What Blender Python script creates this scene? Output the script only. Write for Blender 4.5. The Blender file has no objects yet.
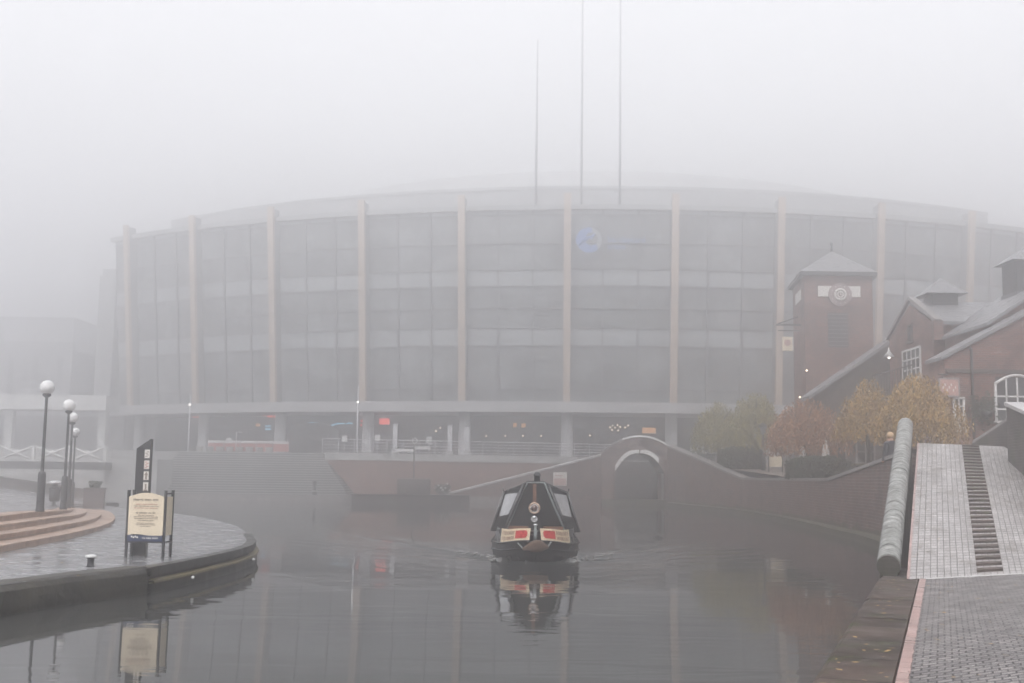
import bpy, math, random
from math import sin, cos, tan, pi, radians, sqrt, atan
from mathutils import Vector, Matrix, noise
random.seed(11)
SC = bpy.context.scene
COL = SC.collection

# ------------------------------------------------------------------ camera constants
FPX, CAMZ = 1150.0, 2.07
PITCH, ROLL = atan(133.5 / 1150.0), radians(0.8)

def ray(px, py):
    xr, yr = px - 512.0, py - 341.5
    x = xr * cos(ROLL) + yr * sin(ROLL); y = -xr * sin(ROLL) + yr * cos(ROLL)
    up = -y / FPX
    return Vector((x / FPX, cos(PITCH) - sin(PITCH) * up, sin(PITCH) + cos(PITCH) * up))
def at(px, py, D):                                   # point at distance D along the view axis on the ground plan
    r = ray(px, py); k = D / r.y
    return Vector((r.x * k, D, CAMZ + r.z * k))
def ong(px, py, z):                                  # point on the level z
    r = ray(px, py); k = (z - CAMZ) / r.z
    return Vector((r.x * k, r.y * k, z))

# ------------------------------------------------------------------ materials
MATS = {}
def newmat(name):
    m = bpy.data.materials.new(name); m.use_nodes = True
    nt = m.node_tree; b = nt.nodes['Principled BSDF']
    MATS[name] = m
    return m, nt, b
def N(nt, t, **kw):
    n = nt.nodes.new(t)
    for k, v in kw.items():
        if k in n.inputs: n.inputs[k].default_value = v
        else: setattr(n, k, v)
    return n
def L(nt, a, b): nt.links.new(a, b)
def c4(c): return (c[0], c[1], c[2], 1)

def plain(name, col, rough=.6, var=.25, scale=3.0, metal=0.0, bump=0.0, bscale=None, spec=.5, rvar=.15):
    m, nt, b = newmat(name)
    tc = N(nt, 'ShaderNodeTexCoord')
    n = N(nt, 'ShaderNodeTexNoise', Scale=scale, Detail=6.0, Roughness=.6); L(nt, tc.outputs['Object'], n.inputs['Vector'])
    r = N(nt, 'ShaderNodeMapRange'); r.inputs['From Min'].default_value = .3; r.inputs['From Max'].default_value = .7
    r.inputs['To Min'].default_value = 1 - var; r.inputs['To Max'].default_value = 1 + var
    L(nt, n.outputs['Fac'], r.inputs['Value'])
    mx = N(nt, 'ShaderNodeMix', data_type='RGBA', blend_type='MULTIPLY'); mx.inputs[0].default_value = 1
    mx.inputs[6].default_value = c4(col); L(nt, r.outputs[0], mx.inputs[7]); L(nt, mx.outputs[2], b.inputs['Base Color'])
    r2 = N(nt, 'ShaderNodeMapRange'); r2.inputs['From Min'].default_value = .3; r2.inputs['From Max'].default_value = .7
    r2.inputs['To Min'].default_value = max(.02, rough - rvar); r2.inputs['To Max'].default_value = min(1, rough + rvar)
    L(nt, n.outputs['Fac'], r2.inputs['Value']); L(nt, r2.outputs[0], b.inputs['Roughness'])
    b.inputs['Metallic'].default_value = metal; b.inputs['Specular IOR Level'].default_value = spec
    if bump:
        n2 = N(nt, 'ShaderNodeTexNoise', Scale=bscale or scale * 6, Detail=5.0); L(nt, tc.outputs['Object'], n2.inputs['Vector'])
        bp = N(nt, 'ShaderNodeBump', Strength=bump, Distance=.02); L(nt, n2.outputs['Fac'], bp.inputs['Height']); L(nt, bp.outputs[0], b.inputs['Normal'])
    return m

def bricks(name, c1, c2, mortar, w=.225, h=.075, joint=.01, rough=.7, dirt=.45, rot=0.0, wet=0.0, offset=.5, bump=.5, patch=None, spec=.5):
    m, nt, b = newmat(name)
    uv = N(nt, 'ShaderNodeUVMap'); mp = N(nt, 'ShaderNodeMapping'); mp.inputs['Rotation'].default_value[2] = rot
    L(nt, uv.outputs[0], mp.inputs['Vector'])
    nz = N(nt, 'ShaderNodeTexNoise', Scale=1.3, Detail=3.0); L(nt, mp.outputs[0], nz.inputs['Vector'])
    va = N(nt, 'ShaderNodeVectorMath', operation='MULTIPLY_ADD'); va.inputs[1].default_value = (.012, .012, 0)
    L(nt, nz.outputs['Color'], va.inputs[0]); L(nt, mp.outputs[0], va.inputs[2])
    br = N(nt, 'ShaderNodeTexBrick', offset=offset); br.inputs['Scale'].default_value = 1; br.inputs['Brick Width'].default_value = w
    br.inputs['Row Height'].default_value = h; br.inputs['Mortar Size'].default_value = joint; br.inputs['Mortar Smooth'].default_value = .3; br.inputs['Bias'].default_value = -.1
    br.inputs['Color1'].default_value = c4(c1); br.inputs['Color2'].default_value = c4(c2); br.inputs['Mortar'].default_value = c4(mortar)
    L(nt, va.outputs[0], br.inputs['Vector'])
    n = N(nt, 'ShaderNodeTexNoise', Scale=.7, Detail=8.0, Roughness=.65); L(nt, mp.outputs[0], n.inputs['Vector'])
    r = N(nt, 'ShaderNodeMapRange'); r.inputs['From Min'].default_value = .3; r.inputs['From Max'].default_value = .7
    r.inputs['To Min'].default_value = 1 - dirt; r.inputs['To Max'].default_value = 1 + dirt * .7
    L(nt, n.outputs['Fac'], r.inputs['Value'])
    mx = N(nt, 'ShaderNodeMix', data_type='RGBA', blend_type='MULTIPLY'); mx.inputs[0].default_value = 1
    L(nt, br.outputs['Color'], mx.inputs[6]); L(nt, r.outputs[0], mx.inputs[7])
    out = mx.outputs[2]
    if patch:                                         # stains of another tint: moss, soot
        n3 = N(nt, 'ShaderNodeTexNoise', Scale=patch[1], Detail=7.0, Roughness=.7); L(nt, mp.outputs[0], n3.inputs['Vector'])
        r3 = N(nt, 'ShaderNodeMapRange'); r3.inputs['From Min'].default_value = .52; r3.inputs['From Max'].default_value = .66
        L(nt, n3.outputs['Fac'], r3.inputs['Value'])
        m3 = N(nt, 'ShaderNodeMix', data_type='RGBA'); L(nt, r3.outputs[0], m3.inputs[0]); L(nt, out, m3.inputs[6]); m3.inputs[7].default_value = c4(patch[0])
        out = m3.outputs[2]
    L(nt, out, b.inputs['Base Color'])
    n4 = N(nt, 'ShaderNodeTexNoise', Scale=1.9, Detail=5.0); L(nt, mp.outputs[0], n4.inputs['Vector'])
    r2 = N(nt, 'ShaderNodeMapRange'); r2.inputs['From Min'].default_value = .35; r2.inputs['From Max'].default_value = .65
    r2.inputs['To Min'].default_value = max(.06, rough - .12 - wet * .3); r2.inputs['To Max'].default_value = min(1, rough + .1)
    L(nt, n4.outputs['Fac'], r2.inputs['Value']); L(nt, r2.outputs[0], b.inputs['Roughness'])
    b.inputs['Specular IOR Level'].default_value = spec
    inv = N(nt, 'ShaderNodeMath', operation='SUBTRACT'); inv.inputs[0].default_value = 1; L(nt, br.outputs['Fac'], inv.inputs[1])
    n5 = N(nt, 'ShaderNodeTexNoise', Scale=14.0, Detail=4.0); L(nt, mp.outputs[0], n5.inputs['Vector'])
    ad = N(nt, 'ShaderNodeMath', operation='MULTIPLY_ADD'); ad.inputs[1].default_value = .5; L(nt, n5.outputs['Fac'], ad.inputs[0]); L(nt, inv.outputs[0], ad.inputs[2])
    bp = N(nt, 'ShaderNodeBump', Strength=bump, Distance=.012); L(nt, ad.outputs[0], bp.inputs['Height']); L(nt, bp.outputs[0], b.inputs['Normal'])
    return m

def glow(name, col, s):
    m, nt, b = newmat(name)
    b.inputs['Base Color'].default_value = c4([c * .5 for c in col]); b.inputs['Emission Color'].default_value = c4(col); b.inputs['Emission Strength'].default_value = s
    return m

brick_red = bricks('red_brick', (.22, .085, .065), (.15, .06, .05), (.2, .17, .15), patch=((.06, .045, .04), .6))
brick_pub = bricks('pub_brick', (.20, .078, .056), (.105, .045, .036), (.17, .135, .12), h=.09, w=.26, joint=.014, dirt=.45, patch=((.07, .04, .033), .5))
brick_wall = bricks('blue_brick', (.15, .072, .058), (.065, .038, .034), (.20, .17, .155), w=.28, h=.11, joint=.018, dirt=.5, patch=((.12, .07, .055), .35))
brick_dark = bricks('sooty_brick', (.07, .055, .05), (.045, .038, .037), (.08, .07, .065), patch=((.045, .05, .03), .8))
brick_podium = bricks('podium_brick', (.23, .125, .10), (.17, .095, .08), (.22, .18, .16), dirt=.2)
step_stone = bricks('step_brick', (.42, .29, .215), (.32, .21, .155), (.22, .16, .12), w=.215, h=.2, joint=.014, rough=.5, dirt=.28, wet=.2)
paver_quay = bricks('quay_paver', (.29, .29, .305), (.2, .2, .21), (.1, .1, .103), w=.3, h=.2, joint=.02, rough=.24, dirt=.2, wet=.2, bump=.18)
paver_tow = bricks('towpath_sett', (.23, .21, .205), (.12, .11, .11), (.035, .03, .03), w=.21, h=.13, joint=.016, rough=.5, dirt=.22, wet=.15, bump=.8)
paver_ramp = bricks('ramp_paver', (.43, .41, .405), (.32, .30, .295), (.13, .12, .115), w=.18, h=.18, joint=.014, rough=.5, dirt=.3, wet=.15, offset=0.0, bump=.6, patch=((.2, .18, .165), .9))
paver_terr = bricks('terrace_paver', (.24, .19, .16), (.19, .15, .13), (.12, .1, .09), rough=.5, dirt=.3, wet=.3)
stone_edge = bricks('edge_stone', (.078, .056, .047), (.055, .041, .035), (.02, .017, .016), w=5.0, h=1.25, joint=.02, rough=.75, dirt=.6, rot=radians(20.5), wet=.2, spec=.25, patch=((.05, .055, .025), 2.2), bump=.5)
stone_quay = plain('quay_stone', (.03, .026, .018), .5, .8, 1.8, bump=.9, bscale=9)
pink_line = bricks('pink_kerb', (.40, .27, .245), (.34, .22, .2), (.2, .13, .12), w=.6, h=.3, joint=.008, rough=.45, dirt=.25, rot=radians(20.5), wet=.3)
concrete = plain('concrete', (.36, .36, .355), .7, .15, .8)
riser_shade = plain('riser_shade', (.10, .10, .10), .7, .2, .8)  # risers darker than treads: their shade under the sky put into the colour
coping_grey = plain('coping_stone', (.24, .225, .22), .45, .3, 2.5, bump=.3)
coping_pale = plain('pale_coping', (.45, .44, .44), .4, .2, 2.5)
timber_dark = plain('tarred_timber', (.028, .026, .022), .45, .5, 3, bump=.4)
timber_moss = plain('mossy_timber', (.16, .13, .07), .6, .5, 2.5, bump=.4)
wood = plain('varnished_wood', (.16, .07, .035), .4, .4, 6)
iron = plain('black_iron', (.022, .022, .025), .38, .3, 5)
iron_far = plain('black_paint', (.03, .03, .032), .5, .3, 3)
white_paint = plain('white_paint', (.62, .62, .61), .45, .12, 3)
lime_white = plain('lime_white', (.82, .82, .8), .5, .06, 3)
rail_paint = plain('rail_grey', (.58, .58, .6), .4, .1, 3)
slate = bricks('wet_slate', (.21, .21, .22), (.18, .18, .19), (.13, .13, .14), w=.5, h=.3, joint=.012, rough=.4, dirt=.12, wet=.1, bump=.4)
clock_rim = plain('clock_rim', (.26, .2, .19), .6, .15, 5)
lead = plain('lead_grey', (.14, .14, .15), .4, .3, 3)
fin_stone = plain('buff_fin_stone', (.50, .39, .31), .6, .12, .5)
fin_steel = plain('fin_steel', (.2, .2, .21), .5, .1, .5)
glass_arena = plain('tinted_glazing', (.17, .18, .186), .25, .5, .35, rvar=.06)
glass_arena_b = plain('blind_glazing', (.19, .20, .207), .25, .4, .35, rvar=.06)
spandrel = plain('pale_spandrel', (.34, .36, .375), .4, .15, .4)
mullion = plain('mullion_grey', (.16, .16, .17), .5, .1, 1)
cladding = plain('metal_cladding', (.33, .335, .34), .5, .12, .3)
cladding_roof = plain('roof_sheet', (.46, .465, .47), .5, .12, .3)
fascia = plain('fascia_grey', (.42, .42, .43), .5, .08, .4)
glass_dark = plain('dark_glass', (.03, .032, .035), .12, .3, 1, rvar=.05)
render_grey = plain('render_grey', (.3, .3, .31), .7, .15, .3)
steel = plain('bright_steel', (.55, .55, .56), .3, .15, 4, metal=.6)
cream = plain('cream_board', (.66, .57, .43), .45, .07, 4)
ink = plain('print_ink', (.24, .19, .15), .6, .1, 3)
red_ink = plain('red_print', (.5, .26, .2), .6, .1, 3)
navy = plain('navy_strip', (.02, .035, .09), .4, .2, 4)
boat_black = plain('boat_black', (.012, .012, .013), .22, .4, 4, rvar=.08)
boat_canvas = plain('boat_canvas', (.012, .012, .012), .75, .4, 6, bump=.3, spec=.25)
boat_grey = plain('boat_grey_trim', (.16, .18, .18), .4, .3, 5)
boat_side = plain('boat_bow_side', (.09, .09, .095), .3, .3, 4)
boat_window = plain('clear_vinyl', (.36, .365, .38), .12, .15, 4)
boat_red = plain('boat_red', (.5, .035, .03), .35, .12, 6)
boat_cream = plain('boat_cream', (.72, .6, .42), .4, .08, 6)
boat_mark = plain('boat_lettering', (.22, .07, .04), .45, .1, 6)
brass = plain('brass', (.46, .33, .25), .35, .1, 8, metal=.3)
lens_brown = plain('lens_brown', (.10, .06, .05), .2, .2, 6)
chrome = plain('chrome', (.75, .75, .76), .12, .1, 8, metal=1)
rope = plain('rope', (.10, .062, .042), .9, .4, 18, bump=.8)
planter_grey = plain('planter_stone', (.11, .09, .09), .6, .25, 4)
blue_logo = plain('blue_logo', (.09, .20, .5), .4, .1, 2)
skin_mat = plain('skin', (.5, .3, .22), .6, .05, 4)
hair_mat = plain('fair_hair', (.5, .34, .2), .7, .2, 12)
coat_mat = plain('dark_coat', (.03, .03, .04), .8, .2, 6)
clock_white = plain('clock_white', (.66, .64, .6), .5, .08, 4)
sign_pink = plain('pub_sign_board', (.42, .25, .22), .5, .2, 5)
parasol_white = plain('parasol_cloth', (.68, .66, .64), .8, .1, 5)
red_plastic = plain('red_barrier', (.42, .14, .12), .5, .1, 3)
bed_mud = plain('canal_bed', (.03, .03, .025), .9, .3, .1)
far_ground = plain('far_ground', (.16, .16, .16), .7, .2, .1)
moss = plain('moss_ledge', (.085, .08, .055), .8, .5, 2, bump=.5)
bark = plain('bark', (.05, .042, .035), .85, .3, 7, bump=.6)
def leafm(name, c, t=.35):
    m = plain(name, c, .65, .35, 2.0)
    return m
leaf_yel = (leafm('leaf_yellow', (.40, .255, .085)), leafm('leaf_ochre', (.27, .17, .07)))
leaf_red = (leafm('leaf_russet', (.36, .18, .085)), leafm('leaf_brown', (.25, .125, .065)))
leaf_olv = (leafm('leaf_olive', (.32, .27, .09)), leafm('leaf_dull_olive', (.23, .2, .075)))
leaf_grn = (leafm('leaf_green', (.035, .05, .025)), leafm('leaf_dark_green', (.022, .032, .018)))
glow_red = glow('sign_red_light', (1.0, .10, .06), 1.1)
glow_amber = glow('sign_amber_light', (1.0, .5, .2), .6)
glow_blue = glow('neon_blue', (.25, .62, .85), 1.0)
glow_warm = glow('warm_bulb', (1.0, .8, .6), 2.5)
glow_white = glow('white_lamp', (1.0, .95, .9), 2.0)
m, nt, b = newmat('lamp_globe')                                 # frosted globe, lit by the sky only
b.inputs['Base Color'].default_value = (.64, .64, .64, 1); b.inputs['Roughness'].default_value = .18
lamp_globe = m
# water
m, nt, b = newmat('canal_water')
b.inputs['Base Color'].default_value = (.045, .045, .044, 1); b.inputs['Roughness'].default_value = .03; b.inputs['IOR'].default_value = 1.33
tc = N(nt, 'ShaderNodeTexCoord')
mp1 = N(nt, 'ShaderNodeMapping'); mp1.inputs['Scale'].default_value = (.5, 1.5, 1); L(nt, tc.outputs['Object'], mp1.inputs['Vector'])
n1 = N(nt, 'ShaderNodeTexNoise', Scale=1.0, Detail=3.0, Roughness=.5, Distortion=.3); L(nt, mp1.outputs[0], n1.inputs['Vector'])
mp2 = N(nt, 'ShaderNodeMapping'); mp2.inputs['Scale'].default_value = (.09, .22, 1); L(nt, tc.outputs['Object'], mp2.inputs['Vector'])
n2 = N(nt, 'ShaderNodeTexNoise', Scale=1.0, Detail=2.0); L(nt, mp2.outputs[0], n2.inputs['Vector'])
r2 = N(nt, 'ShaderNodeMapRange'); r2.inputs['From Min'].default_value = .42; r2.inputs['From Max'].default_value = .62; r2.inputs['To Min'].default_value = .12
L(nt, n2.outputs['Fac'], r2.inputs['Value'])
mu = N(nt, 'ShaderNodeMath', operation='MULTIPLY'); L(nt, n1.outputs['Fac'], mu.inputs[0]); L(nt, r2.outputs[0], mu.inputs[1])
bp = N(nt, 'ShaderNodeBump', Strength=.24, Distance=.05); L(nt, mu.outputs[0], bp.inputs['Height']); L(nt, bp.outputs[0], b.inputs['Normal'])
water_mat = m
# ribbed round coping: fine cross grooves along its length
m, nt, b = newmat('ribbed_coping')
uv = N(nt, 'ShaderNodeUVMap'); sp = N(nt, 'ShaderNodeSeparateXYZ'); L(nt, uv.outputs[0], sp.inputs[0])
wv = N(nt, 'ShaderNodeTexWave', Scale=1.1, Distortion=3.5, Detail=3.0); wv.bands_direction = 'X'; wv.inputs['Detail Scale'].default_value = 2.0; L(nt, uv.outputs[0], wv.inputs['Vector'])
no = N(nt, 'ShaderNodeTexNoise', Scale=4.0, Detail=8.0, Roughness=.75); L(nt, uv.outputs[0], no.inputs['Vector'])
mi = N(nt, 'ShaderNodeMix', data_type='RGBA'); mi.inputs[6].default_value = (.07, .072, .062, 1); mi.inputs[7].default_value = (.44, .445, .43, 1)
rn = N(nt, 'ShaderNodeMapRange'); rn.inputs['From Min'].default_value = .36; rn.inputs['From Max'].default_value = .6; L(nt, no.outputs['Fac'], rn.inputs['Value']); L(nt, rn.outputs[0], mi.inputs[0])
m2 = N(nt, 'ShaderNodeMix', data_type='RGBA', blend_type='MULTIPLY'); m2.inputs[0].default_value = .35; L(nt, mi.outputs[2], m2.inputs[6]); L(nt, wv.outputs['Color'], m2.inputs[7]); L(nt, m2.outputs[2], b.inputs['Base Color'])
bp = N(nt, 'ShaderNodeBump', Strength=.6, Distance=.02); L(nt, wv.outputs['Fac'], bp.inputs['Height']); L(nt, bp.outputs[0], b.inputs['Normal'])
b.inputs['Roughness'].default_value = .38
ribbed = m

# ------------------------------------------------------------------ mesh builder
class MB:
    def __init__(s): s.v = []; s.f = []; s.mi = []; s.sm = []; s.uv = {}
    def face(s, pts, mi=0, smooth=False, uv=None):
        n = len(s.v); s.v += [Vector(p) for p in pts]; s.f.append(list(range(n, n + len(pts)))); s.mi.append(mi); s.sm.append(smooth)
        if uv: s.uv[len(s.f) - 1] = uv
        return s
    def box(s, c, size, rz=0.0, mi=0, taper=1.0, M=None):
        hx, hy, hz = size[0] / 2, size[1] / 2, size[2] / 2
        p = [Vector((x * hx * (taper if z > 0 else 1), y * hy * (taper if z > 0 else 1), z * hz)) for z in (-1, 1) for y in (-1, 1) for x in (-1, 1)]
        R = M or Matrix.Rotation(rz, 3, 'Z'); c = Vector(c)
        p = [R @ q + c for q in p]; n = len(s.v); s.v += p
        for q in ((0, 2, 3, 1), (4, 5, 7, 6), (0, 1, 5, 4), (2, 6, 7, 3), (0, 4, 6, 2), (1, 3, 7, 5)):
            s.f.append([n + i for i in q]); s.mi.append(mi); s.sm.append(False)
        return s
    def hull(s, bottom, top, mi=0, mtop=None):          # prism between two rings of equal length (counter-clockwise)
        n = len(s.v); k = len(bottom); s.v += [Vector(p) for p in bottom] + [Vector(p) for p in top]
        s.f.append([n + i for i in reversed(range(k))]); s.mi.append(mi); s.sm.append(False)
        s.f.append([n + k + i for i in range(k)]); s.mi.append(mi if mtop is None else mtop); s.sm.append(False)
        for i in range(k):
            j = (i + 1) % k; s.f.append([n + i, n + j, n + k + j, n + k + i]); s.mi.append(mi); s.sm.append(False)
        return s
    def prism(s, poly, z0, z1, mi=0, mtop=None):
        return s.hull([(p[0], p[1], z0) for p in poly], [(p[0], p[1], z1) for p in poly], mi, mtop)
    def tube(s, path, r, n=8, mi=0, cap=True, smooth=True):
        path = [Vector(p) for p in path]; rs = r if isinstance(r, (list, tuple)) else [r] * len(path)
        b0 = len(s.v); dist = 0.0
        for i, p in enumerate(path):
            if i: dist += (p - path[i - 1]).length
            d = (path[min(i + 1, len(path) - 1)] - path[max(i - 1, 0)]).normalized()
            a = d.cross(Vector((0, 0, 1)) if abs(d.z) < .9 else Vector((1, 0, 0))).normalized(); c = d.cross(a)
            for k in range(n):
                t = 2 * pi * k / n; s.v.append(p + (a * cos(t) + c * sin(t)) * rs[i])
        acc = [0.0]
        for i in range(1, len(path)): acc.append(acc[-1] + (path[i] - path[i - 1]).length)
        for i in range(len(path) - 1):
            for k in range(n):
                k2 = (k + 1) % n
                s.f.append([b0 + i * n + k, b0 + i * n + k2, b0 + (i + 1) * n + k2, b0 + (i + 1) * n + k]); s.mi.append(mi); s.sm.append(smooth)
                w0, w1 = k * 2 * pi * rs[i] / n, (k + 1) * 2 * pi * rs[i] / n
                s.uv[len(s.f) - 1] = [(acc[i], w0), (acc[i], w1), (acc[i + 1], w1), (acc[i + 1], w0)]
        if cap:
            s.f.append([b0 + k for k in reversed(range(n))]); s.mi.append(mi); s.sm.append(False)
            s.f.append([b0 + (len(path) - 1) * n + k for k in range(n)]); s.mi.append(mi); s.sm.append(False)
        return s
    def lathe(s, prof, c=(0, 0, 0), n=16, mi=0, smooth=True):
        c = Vector(c); b0 = len(s.v)
        for r, z in prof:
            for k in range(n):
                t = 2 * pi * k / n; s.v.append(c + Vector((r * cos(t), r * sin(t), z)))
        for i in range(len(prof) - 1):
            for k in range(n):
                k2 = (k + 1) % n
                s.f.append([b0 + i * n + k, b0 + i * n + k2, b0 + (i + 1) * n + k2, b0 + (i + 1) * n + k]); s.mi.append(mi); s.sm.append(smooth)
        s.f.append([b0 + k for k in reversed(range(n))]); s.mi.append(mi); s.sm.append(False)
        s.f.append([b0 + (len(prof) - 1) * n + k for k in range(n)]); s.mi.append(mi); s.sm.append(False)
        return s
    def ball(s, c, r, n=16, m=10, mi=0, sz=1.0):
        return s.lathe([(max(.001, r * sin(pi * i / m)), -r * sz * cos(pi * i / m)) for i in range(m + 1)], c, n, mi)
    def loft(s, rows, mi=0, smooth=True):
        b0 = len(s.v); k = len(rows[0])
        for r in rows: s.v += [Vector(p) for p in r]
        for i in range(len(rows) - 1):
            for j in range(k - 1):
                s.f.append([b0 + i * k + j, b0 + i * k + j + 1, b0 + (i + 1) * k + j + 1, b0 + (i + 1) * k + j]); s.mi.append(mi); s.sm.append(smooth)
        return s
    def wall(s, path, th, mi=0, mtop=None):             # upright wall along path of (x, y, zbottom, ztop); th outward to the left
        n = len(path); off = []
        for i in range(n):
            a = Vector(path[max(i - 1, 0)][:2]); b_ = Vector(path[min(i + 1, n - 1)][:2]); d = (b_ - a).normalized(); off.append(Vector((-d.y, d.x)) * th)
        for i in range(n - 1):
            p, q = path[i], path[i + 1]; o, o2 = off[i], off[i + 1]
            s.hull([(p[0], p[1], p[2]), (q[0], q[1], q[2]), (q[0] + o2.x, q[1] + o2.y, q[2]), (p[0] + o.x, p[1] + o.y, p[2])],
                   [(p[0], p[1], p[3]), (q[0], q[1], q[3]), (q[0] + o2.x, q[1] + o2.y, q[3]), (p[0] + o.x, p[1] + o.y, p[3])], mi, mtop)
        return s
    def mesh(s, name, mats, org=(0, 0, 0)):
        org = Vector(org); me = bpy.data.meshes.new(name)
        me.from_pydata([tuple(v - org) for v in s.v], [], s.f)
        for m_ in (mats if isinstance(mats, (list, tuple)) else [mats]): me.materials.append(m_)
        me.polygons.foreach_set('material_index', s.mi); me.polygons.foreach_set('use_smooth', s.sm)
        ul = me.uv_layers.new(name='UVMap'); buf = [0.0] * (2 * len(me.loops))
        for pi_, p in enumerate(me.polygons):
            cu = s.uv.get(pi_)
            nrm = p.normal
            if abs(nrm.z) < .72:
                h = sqrt(nrm.x ** 2 + nrm.y ** 2) or 1; t = (-nrm.y / h, nrm.x / h); kz = 1 / max(.3, sqrt(1 - nrm.z ** 2))
            for j, li in enumerate(p.loop_indices):
                if cu: u, w = cu[j]
                else:
                    co = s.v[s.f[pi_][j]] if False else me.vertices[me.loops[li].vertex_index].co + org
                    if abs(nrm.z) >= .72: u, w = co.x, co.y
                    else: u, w = co.x * t[0] + co.y * t[1], co.z * kz
                buf[2 * li] = u; buf[2 * li + 1] = w
        ul.data.foreach_set('uv', buf)
        me.update()
        return me

def tag(o, label=None, cat=None, group=None, kind=None):
    if label: o['label'] = label
    if cat: o['category'] = cat
    if group: o['group'] = group
    if kind: o['kind'] = kind
    return o
def thing(name, label, cat, loc=(0, 0, 0), rz=0.0, group=None):
    o = bpy.data.objects.new(name, None); COL.objects.link(o); o.location = loc; o.rotation_euler = (0, 0, rz); o.empty_display_size = .2
    return tag(o, label, cat, group)
def part(name, mb, mats, parent, org=None, label=None, kind=None):
    root = parent
    while root.parent: root = root.parent
    if org is None: org = root.location
    o = bpy.data.objects.new(name, mb.mesh(name, mats, org)); COL.objects.link(o); o.parent = parent
    return tag(o, label, None, None, kind)
Z0 = (0, 0, 0)                                            # org for parts drawn in their thing's own coordinates
def single(name, mb, mats, label, cat, loc=(0, 0, 0), group=None, kind=None):
    o = bpy.data.objects.new(name, mb.mesh(name, mats, loc)); COL.objects.link(o); o.location = loc
    return tag(o, label, cat, group, kind)
def struct(name, mb, mats, parent=None):
    o = bpy.data.objects.new(name, mb.mesh(name, mats)); COL.objects.link(o); o['kind'] = 'structure'
    if parent: o.parent = parent
    return o
def copy_tree(o, parent=None):
    c = o.copy(); COL.objects.link(c)
    if parent: c.parent = parent
    for ch in o.children: copy_tree(ch, c)
    return c
def text_into(mb, s, M, size, mi=0, depth=.01):           # lettering as real mesh, placed by matrix M
    cu = bpy.data.curves.new('lettering', 'FONT'); cu.body = s; cu.size = size; cu.extrude = depth; cu.align_x = 'LEFT'
    ob = bpy.data.objects.new('lettering', cu); COL.objects.link(ob)
    dg = bpy.context.evaluated_depsgraph_get(); me = bpy.data.meshes.new_from_object(ob.evaluated_get(dg))
    for p in me.polygons: mb.face([M @ me.vertices[i].co for i in p.vertices], mi)
    bpy.data.objects.remove(ob); bpy.data.curves.remove(cu); bpy.data.meshes.remove(me)

# ------------------------------------------------------------------ setting: bed, water, banks
mb = MB().face([(-400, -400, -1.2), (400, -400, -1.2), (400, 400, -1.2), (-400, 400, -1.2)]); struct('ground', mb, bed_mud)

BOW = ong(535, 562, 0.0); HEAD = (Vector((0, 0, 0)) - Vector((BOW.x, BOW.y, 0))).normalized()   # the boat faces the camera
BACK = -HEAD; SIDE = Vector((BACK.y, -BACK.x, 0))
def wake(x, y):
    d = Vector((x - BOW.x, y - BOW.y, 0)); a = d.dot(BACK); s_ = abs(d.dot(SIDE)); z = 0.0
    if a > .2:
        e = s_ - (.95 + .50 * (a - .6)); z += .11 * math.exp(-(e / .17) ** 2) * math.exp(-max(0, a) / 4.5)
        e2 = e + .55; z -= .05 * math.exp(-(e2 / .3) ** 2) * math.exp(-a / 4)
        e3 = s_ - (1.1 + .95 * (a - .4)); z += .014 * sin(e3 * 5.0) * math.exp(-abs(e3) / 1.2) * math.exp(-a / 9)
    if a < 6:
        q = sqrt((a - .4) ** 2 + d.dot(SIDE) ** 2); z += .004 * sin(q * 6.5) * math.exp(-abs(q - 1.8) / 1.6)
    return z
mb = MB()
X0, X1, Y0, Y1, ST = -9.0, 8.0, 20.0, 44.0, .11
nx, ny = int((X1 - X0) / ST), int((Y1 - Y0) / ST)
X1 = X0 + nx * ST; Y1 = Y0 + ny * ST
def ef(x, y):
    m_ = min(x - X0, X1 - x, y - Y0, Y1 - y); return max(0, min(1, m_ / 1.5))
mb.loft([[(X0 + i * ST, Y0 + j * ST, wake(X0 + i * ST, Y0 + j * ST) * ef(X0 + i * ST, Y0 + j * ST)) for i in range(nx + 1)] for j in range(ny + 1)])
for (a, b_, c, d) in ((-150, X0, -60, 150), (X1, 60, -60, 150), (X0, X1, -60, Y0), (X0, X1, Y1, 150)):
    mb.face([(a, c, 0), (b_, c, 0), (b_, d, 0), (a, d, 0)])
water = struct('water', mb, water_mat)

# --- left quay
QZ = .43
edge = [ong(*p, QZ) for p in ((-150, 612), (-60, 597), (0, 585), (70, 576), (145, 568))]
edge2 = [ong(*p, QZ) for p in ((145, 568), (172, 563), (200, 557.5), (230, 551), (248, 545.5), (252, 541))]
rim = [ong(*p, QZ) for p in ((248, 534), (240, 527.5), (222, 521.5), (190, 515), (150, 510), (112, 506.5), (92, 503.5))]
back = [Vector((-19.5, 58, QZ)), Vector((-22, 61, QZ)), Vector((-36, 66, QZ)), Vector((-90, 70, QZ)), Vector((-90, -30, QZ)), Vector((-9, -30, QZ))]
poly = edge + edge2[1:] + rim + back
mb = MB().prism([(p.x, p.y) for p in poly], -1.2, QZ - .02, 0)
top = MB(); top.face([(p.x, p.y, QZ) for p in poly])
struct('quay_base', mb, brick_dark); struct('quay_paving', top, paver_quay)

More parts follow.
